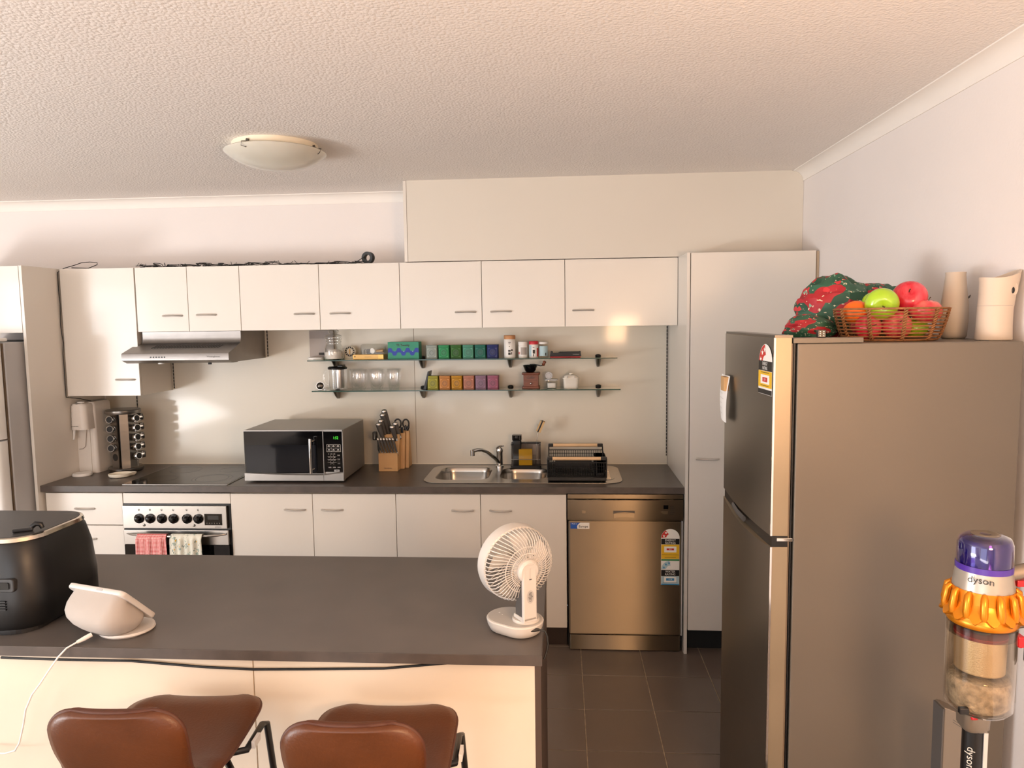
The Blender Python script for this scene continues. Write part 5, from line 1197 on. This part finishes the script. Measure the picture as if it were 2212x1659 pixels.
part('hinge_cover', MB().prism([(.606, Y0-.003), (.790, Y0-.003), (.790, Y0+.05), (.68, Y0+.06), (.606, Y0+.06)], 2, 1.666, 1.680), 'fridge_side', fr, bev=.001)
part('rear_cover', MB().box(.612, .668, -1.85, -1.70, 1.666, 1.682), 'black', fr, bev=.002)
energy((FX-.0080, -2.131, 1.520), Matrix.Rotation(R(3.2), 4, 'Z') @ LEFT, .112, .142, fr)
F = Flat((0, 0, 0), LEFT)
nt_ = thing('shopping_note', 'curled white handwritten note held on the freezer door by a wooden magnet', 'note', (FX-.012, -1.74, 1.39))
def nf(u, v):
    y = -1.675-.125*u; zz = 1.540-.158*v; return (FX-.0125-.006*math.sin(v*3)-.004*math.sin(u*3)-.010*v*u, y, zz)
part('sheet', MB().grid(nf, 10, 12), 'paper', nt_, smooth=70, fix=False)
sm_ = MB()
random.seed(4)
for i in range(7):
    v0 = .18+i*.11; u0_ = .12; n_ = random.randint(4, 9)
    for k in range(n_):
        u = u0_+k*.075; a = nf(u, v0+random.uniform(-.01, .01)); b = nf(u+.05, v0+random.uniform(-.015, .015))
        sm_.add([(a[0]-.0006, a[1], a[2]), (b[0]-.0006, b[1], b[2]), (b[0]-.0006, b[1], b[2]+.0018), (a[0]-.0006, a[1], a[2]+.0018)], [(0, 1, 2, 3)])
part('handwriting', sm_, 'lettering_grey', nt_, fix=False)
single('wooden_magnet', MB().box(FX-.030, FX-.0135, -1.788, -1.738, 1.488, 1.537), 'wood_block', 'small square wooden magnet pinning the note to the freezer door', 'magnet', (FX-.02, -1.765, 1.49), bev=.002)

# ------------------------------------------------------------------ on top of the fridge
z = 1.6656
bx, by = .935, -2.075
bkt = thing('fruit_basket', 'open wicker fruit basket on top of the bronze-grey fridge', 'basket', (bx, by, z))
def ring(t): return (.122+.030*t**.6, .105+.028*t**.6, z+.003+.088*t)
for k in range(10):
    rx, ry, zz = ring(k/9)
    part('hoop', MB().tube([(bx+rx*math.cos(R(a)), by+ry*math.sin(R(a)), zz) for a in range(0, 360, 8)], .0030 if k in (0, 9) else .0021, 6, closed=True), 'wicker', bkt, smooth=60)
for k in range(10):
    a = R(12+k*36); pts = []
    for i in range(30):
        t = i/29; rx, ry, zz = ring(t); w_ = .0045*math.sin(i*1.3); o_ = .003*math.cos(i*1.3)
        pts.append((bx+(rx+o_)*math.cos(a)-w_*math.sin(a), by+(ry+o_)*math.sin(a)+w_*math.cos(a), zz))
    part('binding', MB().tube(pts, .0024, 6).tube([(p[0]*1+0, p[1], p[2]) for p in [(bx+(ring(t/29)[0]-.003*math.cos(t*1.3))*math.cos(a)+.0045*math.sin(t*1.3)*math.sin(a), by+(ring(t/29)[1]-.003*math.cos(t*1.3))*math.sin(a)-.0045*math.sin(t*1.3)*math.cos(a), ring(t/29)[2]) for t in range(30)]], .0024, 6), 'wicker', bkt, smooth=60)
part('bottom', MB().lathe([(0, .002), (.118, .002), (.118, .005), (0, .005)], (bx, by, z), 30, sy=.86), 'wicker', bkt)
def apple(x, y, zc, r, m_, label, rot=(0, 0, 0), cat='apple', name='apple', stem=True, flat=.88):
    M2 = Matrix.Rotation(R(rot[0]), 4, 'X') @ Matrix.Rotation(R(rot[1]), 4, 'Y')
    t = thing(name, label, cat, (x, y, zc-r*flat), 'fruit in the wicker basket')
    prof = []
    for i in range(17):
        th = math.pi*i/16; rad = r*math.sin(th)*(1+.05*math.sin(th)); zz = -r*flat*math.cos(th)
        if name == 'apple':
            zz -= -.0 if i < 0 else (math.exp(-(rad/(r*.34))**2)*r*(.24 if i > 8 else -.14)); rad *= (1+.04*(i-8)/8)
        prof.append((rad, zz))
    part('skin', MB().lathe(prof, n=28, M=Matrix.Translation((x, y, zc)) @ M2), m_, t, smooth=70)
    if stem: part('stem', MB().tube([Matrix.Translation((x, y, zc)) @ M2 @ Vector(p) for p in ((0, 0, r*flat*.70), (.001, 0, r*flat*.95), (.004, .001, r*flat*1.08))], [.0014, .0012, .0018], 6), 'stem', t, smooth=60)
    return t
apple(.885, -2.135, z+.105, .043, 'apple_green', 'shiny green apple on top of the fruit pile', (105, -18, 0))
apple(.974, -2.105, z+.124, .045, 'apple_red', 'large red apple highest in the basket, stem facing out', (60, -25, 0))
apple(1.020, -2.030, z+.108, .042, 'apple_red', 'red apple at the back right of the pile', (20, 20, 0))
apple(1.008, -2.130, z+.084, .041, 'apple_pink', 'rosy apple at the right, just above the basket rim', (10, 8, 0))
apple(.835, -2.085, z+.082, .036, 'orange', 'orange fruit at the left of the basket', (8, -5, 0), 'orange', 'orange', True, .94)
apple(.922, -2.010, z+.110, .038, 'apple_green', 'second green apple hidden behind the shiny one', (0, 10, 0))
apple(.855, -2.120, z+.040, .036, 'apple_red', 'red apple low in the basket on the left', (80, 10, 0))
apple(.930, -2.130, z+.043, .038, 'apple_pink', 'pinkish red apple low in the basket, front centre', (70, -10, 0))
apple(1.000, -2.090, z+.036, .033, 'apple_green', 'green apple low in the basket on the right', (15, 0, 0))
apple(.880, -2.030, z+.040, .035, 'apple_pink', 'rosy apple buried at the back of the basket', (0, 0, 0))
apple(.985, -2.015, z+.042, .036, 'apple_red', 'red apple buried at the back right of the basket', (0, 0, 0))
# festive cloth bag
random.seed(3)
def crumple(cx, cy, cz, rx, ry, rz, seed, n=30, k=20, amp=.16):
    rnd = random.Random(seed); W = [(Vector((rnd.gauss(0, 1), rnd.gauss(0, 1), rnd.gauss(0, 1)))*3.2, rnd.uniform(0, 6.3)) for _ in range(9)]
    mb = MB(); L = []; uv = []
    for j in range(k+1):
        th = math.pi*j/k; l = []
        for i in range(n):
            ph = 2*math.pi*i/n; d = Vector((math.sin(th)*math.cos(ph), math.sin(th)*math.sin(ph), -math.cos(th)))
            s_ = sum(abs(math.sin(w_.dot(d)+p)) for w_, p in W)/9-.63
            v = d*(1+s_*amp*3); l.append((cx+v.x*rx, cy+v.y*ry, max(cz+v.z*rz, z+.001)))
            uv.append((i/n*2 if i <= n/2 else (n-i)/n*2, j/k*1.4))
        L.append(l)
    mb.loft(L); mb.uv = uv; return mb
bg_ = thing('festive_cloth_bag', 'crumpled red and green festive cloth bag behind the fruit basket', 'bag', (.86, -1.9, z))
part('bag', crumple(.862, -1.838, z+.095, .115, .095, .105, 5), 'festive', bg_, smooth=35)
part('bag_fold', crumple(.985, -1.835, z+.085, .11, .07, .090, 9), 'festive', bg_, smooth=35)
part('knotted_end', crumple(.745, -1.955, z+.030, .075, .06, .045, 21, amp=.2), 'festive', bg_, smooth=35)
dc = thing('die', 'black die with white pips on the fridge hinge cover', 'die', (.686, -2.235, 1.6805))
part('cube', MB().box(-.0105, .0105, -.0105, .0105, 0, .021).map(Matrix.Translation((.684, -2.235, 1.6805)) @ Matrix.Rotation(R(-6), 4, 'Z')), 'dice', dc, bev=.0015)
F = Flat((0, 0, 0), FRONT); F.M = Matrix.Translation((.684, -2.235, 1.6805)) @ Matrix.Rotation(R(-6), 4, 'Z') @ Matrix.Translation((0, -.0105, 0)) @ FRONT
for sx in (-1, 1):
    for k in range(3): F.poly(circ(sx*.0045, .0105+(k-1)*.0056, .0013, 10), 'pip')
part('pips', F.mb, F.ms, dc, fix=False)
# vase and jug
vx, vy = 1.162, -1.985
vs = thing('ceramic_vase', 'slim pale ceramic vase behind the fruit basket', 'vase', (vx, vy, z))
part('body', MB().lathe([(0, 0), (.030, 0), (.035, .008), (.038, .05), (.037, .10), (.031, .15), (.027, .19), (.028, .198), (.024, .198), (.026, .15), (0, .14)], (vx, vy, z), 32), 'vase', vs, smooth=60)
part('leaf_mark', MB().prism([(-.002, 0), (.004, .004), (.006, .012), (.0, .008)], 1, -.001, .001).map(Matrix.Translation((vx+.0272, vy-.0232, z+.118))), 'dark_grey', vs)
jx, jy = 1.178, -2.165
jg = thing('ceramic_jug', 'cream sculpted jug with a finger-hole handle near the wall on the fridge', 'jug', (jx, jy, z))
def jl(zz, rx, cxo, tilt, ry=.040): return [(jx+cxo+rx*math.cos(R(a)), jy+ry*math.sin(R(a)), z+zz+tilt*(math.cos(R(a)))*.5+abs(tilt)*.25*math.cos(R(2*a))) for a in range(0, 360, 10)]
part('body', MB().loft([jl(0, .044, -.004, 0, .042), jl(.003, .046, -.004, 0, .044), jl(.04, .044, -.003, 0), jl(.085, .0435, -.002, 0), jl(.125, .045, .002, 0), jl(.160, .049, .006, .004), jl(.178, .052, .007, .020), jl(.178, .046, .007, .020, .035), jl(.14, .036, .0, 0, .032)]), 'jug', jg, smooth=60)
part('seam_line', MB().loft([jl(.0945, .0442, -.002, 0, .0407), jl(.0955, .0442, -.002, 0, .0407)], cap=False), 'greige', jg)
part('finger_hole', MB().loft([[(jx+.026+.010*math.cos(R(a)), jy-.0345, z+.140+.017*math.sin(R(a))) for a in range(0, 360, 20)], [(jx+.026+.0075*math.cos(R(a)), jy-.030, z+.138+.012*math.sin(R(a))) for a in range(0, 360, 20)]]), 'jug', jg, smooth=50)
part('opening', MB().ell((jx+.021, jy-.0365, z+.136), .005, .003, .009, 12, 8), 'black', jg, smooth=60)

# ------------------------------------------------------------------ stick vacuum
vx, vy = .812, -2.80
vc = thing('stick_vacuum', 'upright cordless stick vacuum with purple cap, golden ring and clear dust bin', 'vacuum cleaner', (vx, vy, 0))
def vl(prof, m_, name, smooth=50, n=40, parent=vc, cx=vx, cy=vy): return part(name, MB().lathe(prof, (cx, cy, 0), n), m_, parent, smooth=smooth)
vl([(.030, 1.306), (.044, 1.300), (.0485, 1.288), (.049, 1.24), (.0485, 1.238), (.0475, 1.24), (.047, 1.286), (.043, 1.297), (0, 1.300)], 'purple_plastic', 'filter_cap')
vl([(0, 1.240), (.0455, 1.240), (.0455, 1.285), (.040, 1.292), (0, 1.294)], 'vac_purple', 'filter')
vl([(0, 1.236), (.0497, 1.236), (.0497, 1.248), (0, 1.248)], 'vac_purple', 'filter_band')
vl([(0, 1.2945), (.022, 1.2985), (.026, 1.3065), (.020, 1.308), (0, 1.304)], 'vac_nickel', 'cap_dial')
vl([(0, 1.19), (.0545, 1.19), (.0535, 1.205), (.0490, 1.237), (0, 1.237)], 'vac_grey', 'motor_body')
text('dyson', .019, (vx-.030, vy-.0445, 1.226), orient=Matrix.Rotation(R(-34), 4, 'Z') @ FRONT, m='lettering_dark', parent=vc)
vl([(0, 1.128), (.060, 1.128), (.064, 1.134), (.062, 1.142), (.058, 1.150), (.056, 1.195), (.0555, 1.200), (0, 1.200)], 'vac_gold', 'cyclone_ring')
sk_ = MB(); L = []
for (r_, zz, am) in ((.057, 1.176, .0), (.060, 1.166, .25), (.068, 1.156, .8), (.0715, 1.150, 1), (.067, 1.147, 1), (.060, 1.145, .4)):
    L.append([(vx+(r_+.003*am*math.cos(14*R(a)))*math.cos(R(a)), vy+(r_+.003*am*math.cos(14*R(a)))*math.sin(R(a)), zz-.006*am*math.cos(14*R(a))) for a in range(0, 360, 4)])
part('scalloped_skirt', sk_.loft(L, cap=False), 'vac_gold', vc, smooth=60)
for k in range(14):
    a = R(k*360/14+12)
    part('cyclone_tube', MB().tube([(vx+r_*math.cos(a), vy+r_*math.sin(a), zz) for r_, zz in ((.055, 1.199), (.061, 1.193), (.063, 1.180), (.066, 1.163), (.0655, 1.152))], [.004, .0068, .0072, .0072, .006], 10), 'vac_gold', vc, smooth=60)
vl([(.058, 1.126), (.0615, 1.126), (.0610, 1.02), (.0605, .958), (.052, .948), (0, .946), (0, .949), (.050, .951), (.059, .960), (.0597, 1.12)], 'bin_plastic', 'dust_bin')
vl([(0, 1.105), (.060, 1.105), (.0605, 1.128), (0, 1.128)], 'smoke_plastic', 'bin_collar')
vl([(0, 1.03), (.044, 1.03), (.046, 1.10), (0, 1.11)], 'shroud', 'mesh_shroud')
vl([(.044, 1.032), (.056, 1.022), (.057, 1.018), (.040, 1.022)], 'clear_plastic', 'shroud_skirt')
vl([(0, 1.100), (.047, 1.100), (.047, 1.106), (0, 1.106)], 'lid_red', 'seal')
part('dust', crumple(vx+.006, vy+.002, .990, .050, .050, .034, 31, n=26, k=16, amp=.10) if False else MB().lathe([(0, .953), (.048, .955), (.0555, .965), (.0565, 1.0), (.052, 1.016), (.035, 1.021), (0, 1.022)], (vx, vy, 0), 30), 'fluff', vc, smooth=70, kind='stuff')
part('bin_rail', MB().box(vx+.058, vx+.068, vy-.008, vy+.010, .962, 1.13), 'bin_plastic', vc)
part('bin_latch', MB().box(vx-.058, vx-.040, vy-.045, vy-.035, .955, .968), 'black', vc, bev=.002)
part('release_button', MB().box(vx+.066, vx+.080, vy-.012, vy+.012, 1.078, 1.100).tube([(vx+.073, vy, 1.078), (vx+.092, vy, 1.088)], .007, 8), 'red_plastic', vc, bev=.002)
part('handle_bar', MB().tube([(vx+.040, vy, 1.222), (vx+.08, vy, 1.232), (vx+.16, vy, 1.252)], .0145, 14), 'vac_nickel', vc, smooth=50)
part('grip', MB().tube([(vx+.155, vy, 1.255), (vx+.165, vy, 1.20), (vx+.160, vy, 1.14), (vx+.155, vy, 1.11)], .016, 14), 'vac_nickel', vc, smooth=50)
part('lower_bar', MB().tube([(vx+.056, vy, 1.120), (vx+.10, vy, 1.128), (vx+.155, vy, 1.130)], .009, 12), 'vac_nickel', vc, smooth=50)
part('battery', MB().box(vx+.10, vx+.19, vy-.03, vy+.03, 1.03, 1.105), 'dark_grey', vc, bev=.006)
part('trigger', MB().box(vx+.062, vx+.090, vy-.006, vy+.006, 1.200, 1.213), 'red_plastic', vc, bev=.002)
part('trigger_guard', MB().tube([(vx+.082, vy, 1.212), (vx+.094, vy, 1.200), (vx+.10, vy, 1.185)], .006, 8), 'black', vc, smooth=50)
part('wand_collar', MB().loft([[(p[0], p[1], zz) for p in rr(vx-.005, vy+.004, w_, w_*.95, .012, 4)] for w_, zz in ((.040, .900), (.050, .908), (.052, .947))]), 'vac_nickel', vc, smooth=40)
part('collar_button', MB().tube([(vx-.018, vy-.020, .940), (vx-.018, vy-.025, .934)], [.006, .006], 12), 'red_plastic', vc)
part('wand', MB().cyl((vx-.004, vy+.004, .10), (vx-.004, vy+.004, .905), .0195, n=20), 'black', vc, smooth=40)
part('wand_rail', MB().box(vx+.008, vx+.016, vy-.014, vy-.006, .12, .90), 'grey_side', vc)
text('dyson', .020, (vx-.016, vy-.0125, .845), orient=Matrix.Rotation(R(-35), 4, 'Z') @ FRONT @ Matrix.Rotation(R(-90), 4, 'Z'), m='lettering_grey', parent=vc)
part('floor_head', MB().box(vx-.12, vx+.12, vy-.10, vy+.01, .004, .06), 'dark_grey', vc, bev=.012)
part('roller', MB().cyl((vx-.11, vy-.075, .035), (vx+.11, vy-.075, .035), .034, n=16), 'black', vc, smooth=40)
pc_ = thing('vacuum_stand', 'slim bronze-grey upright with slanted top standing behind the vacuum wand', 'stand', (.94, -2.48, 0))
part('upright', MB().prism([(.909, .02), (.969, .02), (.969, .752), (.920, .775), (.909, .778)], 1, -2.50, -2.455), 'vac_nickel', pc_, bev=.002)
part('edge', MB().box(.905, .9088, -2.50, -2.455, .02, .774), 'dark_grey', pc_)
for k in range(2): part('slot', MB().add([(.929, -2.5006, .748-k*.006), (.957, -2.5006, .730-k*.006), (.957, -2.5006, .7315-k*.006), (.929, -2.5006, .7495-k*.006)], [(0, 1, 2, 3)]), 'dark_grey', pc_, fix=False)
part('base', MB().box(.86, 1.02, -2.55, -2.40, .0005, .02), 'vac_nickel', pc_, bev=.004)

# ------------------------------------------------------------------ floor lamp of the living area, beside the camera
lx, ly = .66, -4.20
fl_ = thing('floor_lamp', 'lit floor lamp with a drum shade in the living area', 'lamp', (lx, ly, 0))
part('base', MB().lathe([(0, .006), (.13, .006), (.13, .018), (.02, .026), (0, .026)], (lx, ly, 0), 32), 'dark_grey', fl_, smooth=40)
part('pole', MB().cyl((lx, ly, .02), (lx, ly, 1.50), .010, n=12), 'dark_grey', fl_, smooth=40)
part('lamp_shade', MB().lathe([(0, 1.47), (.155, 1.47), (.145, 1.75), (0, 1.75)], (lx, ly, 0), 36), 'lamp_shade', fl_, smooth=40)

for o in list(COL.objects):
    if '_o' in o: del o['_o']
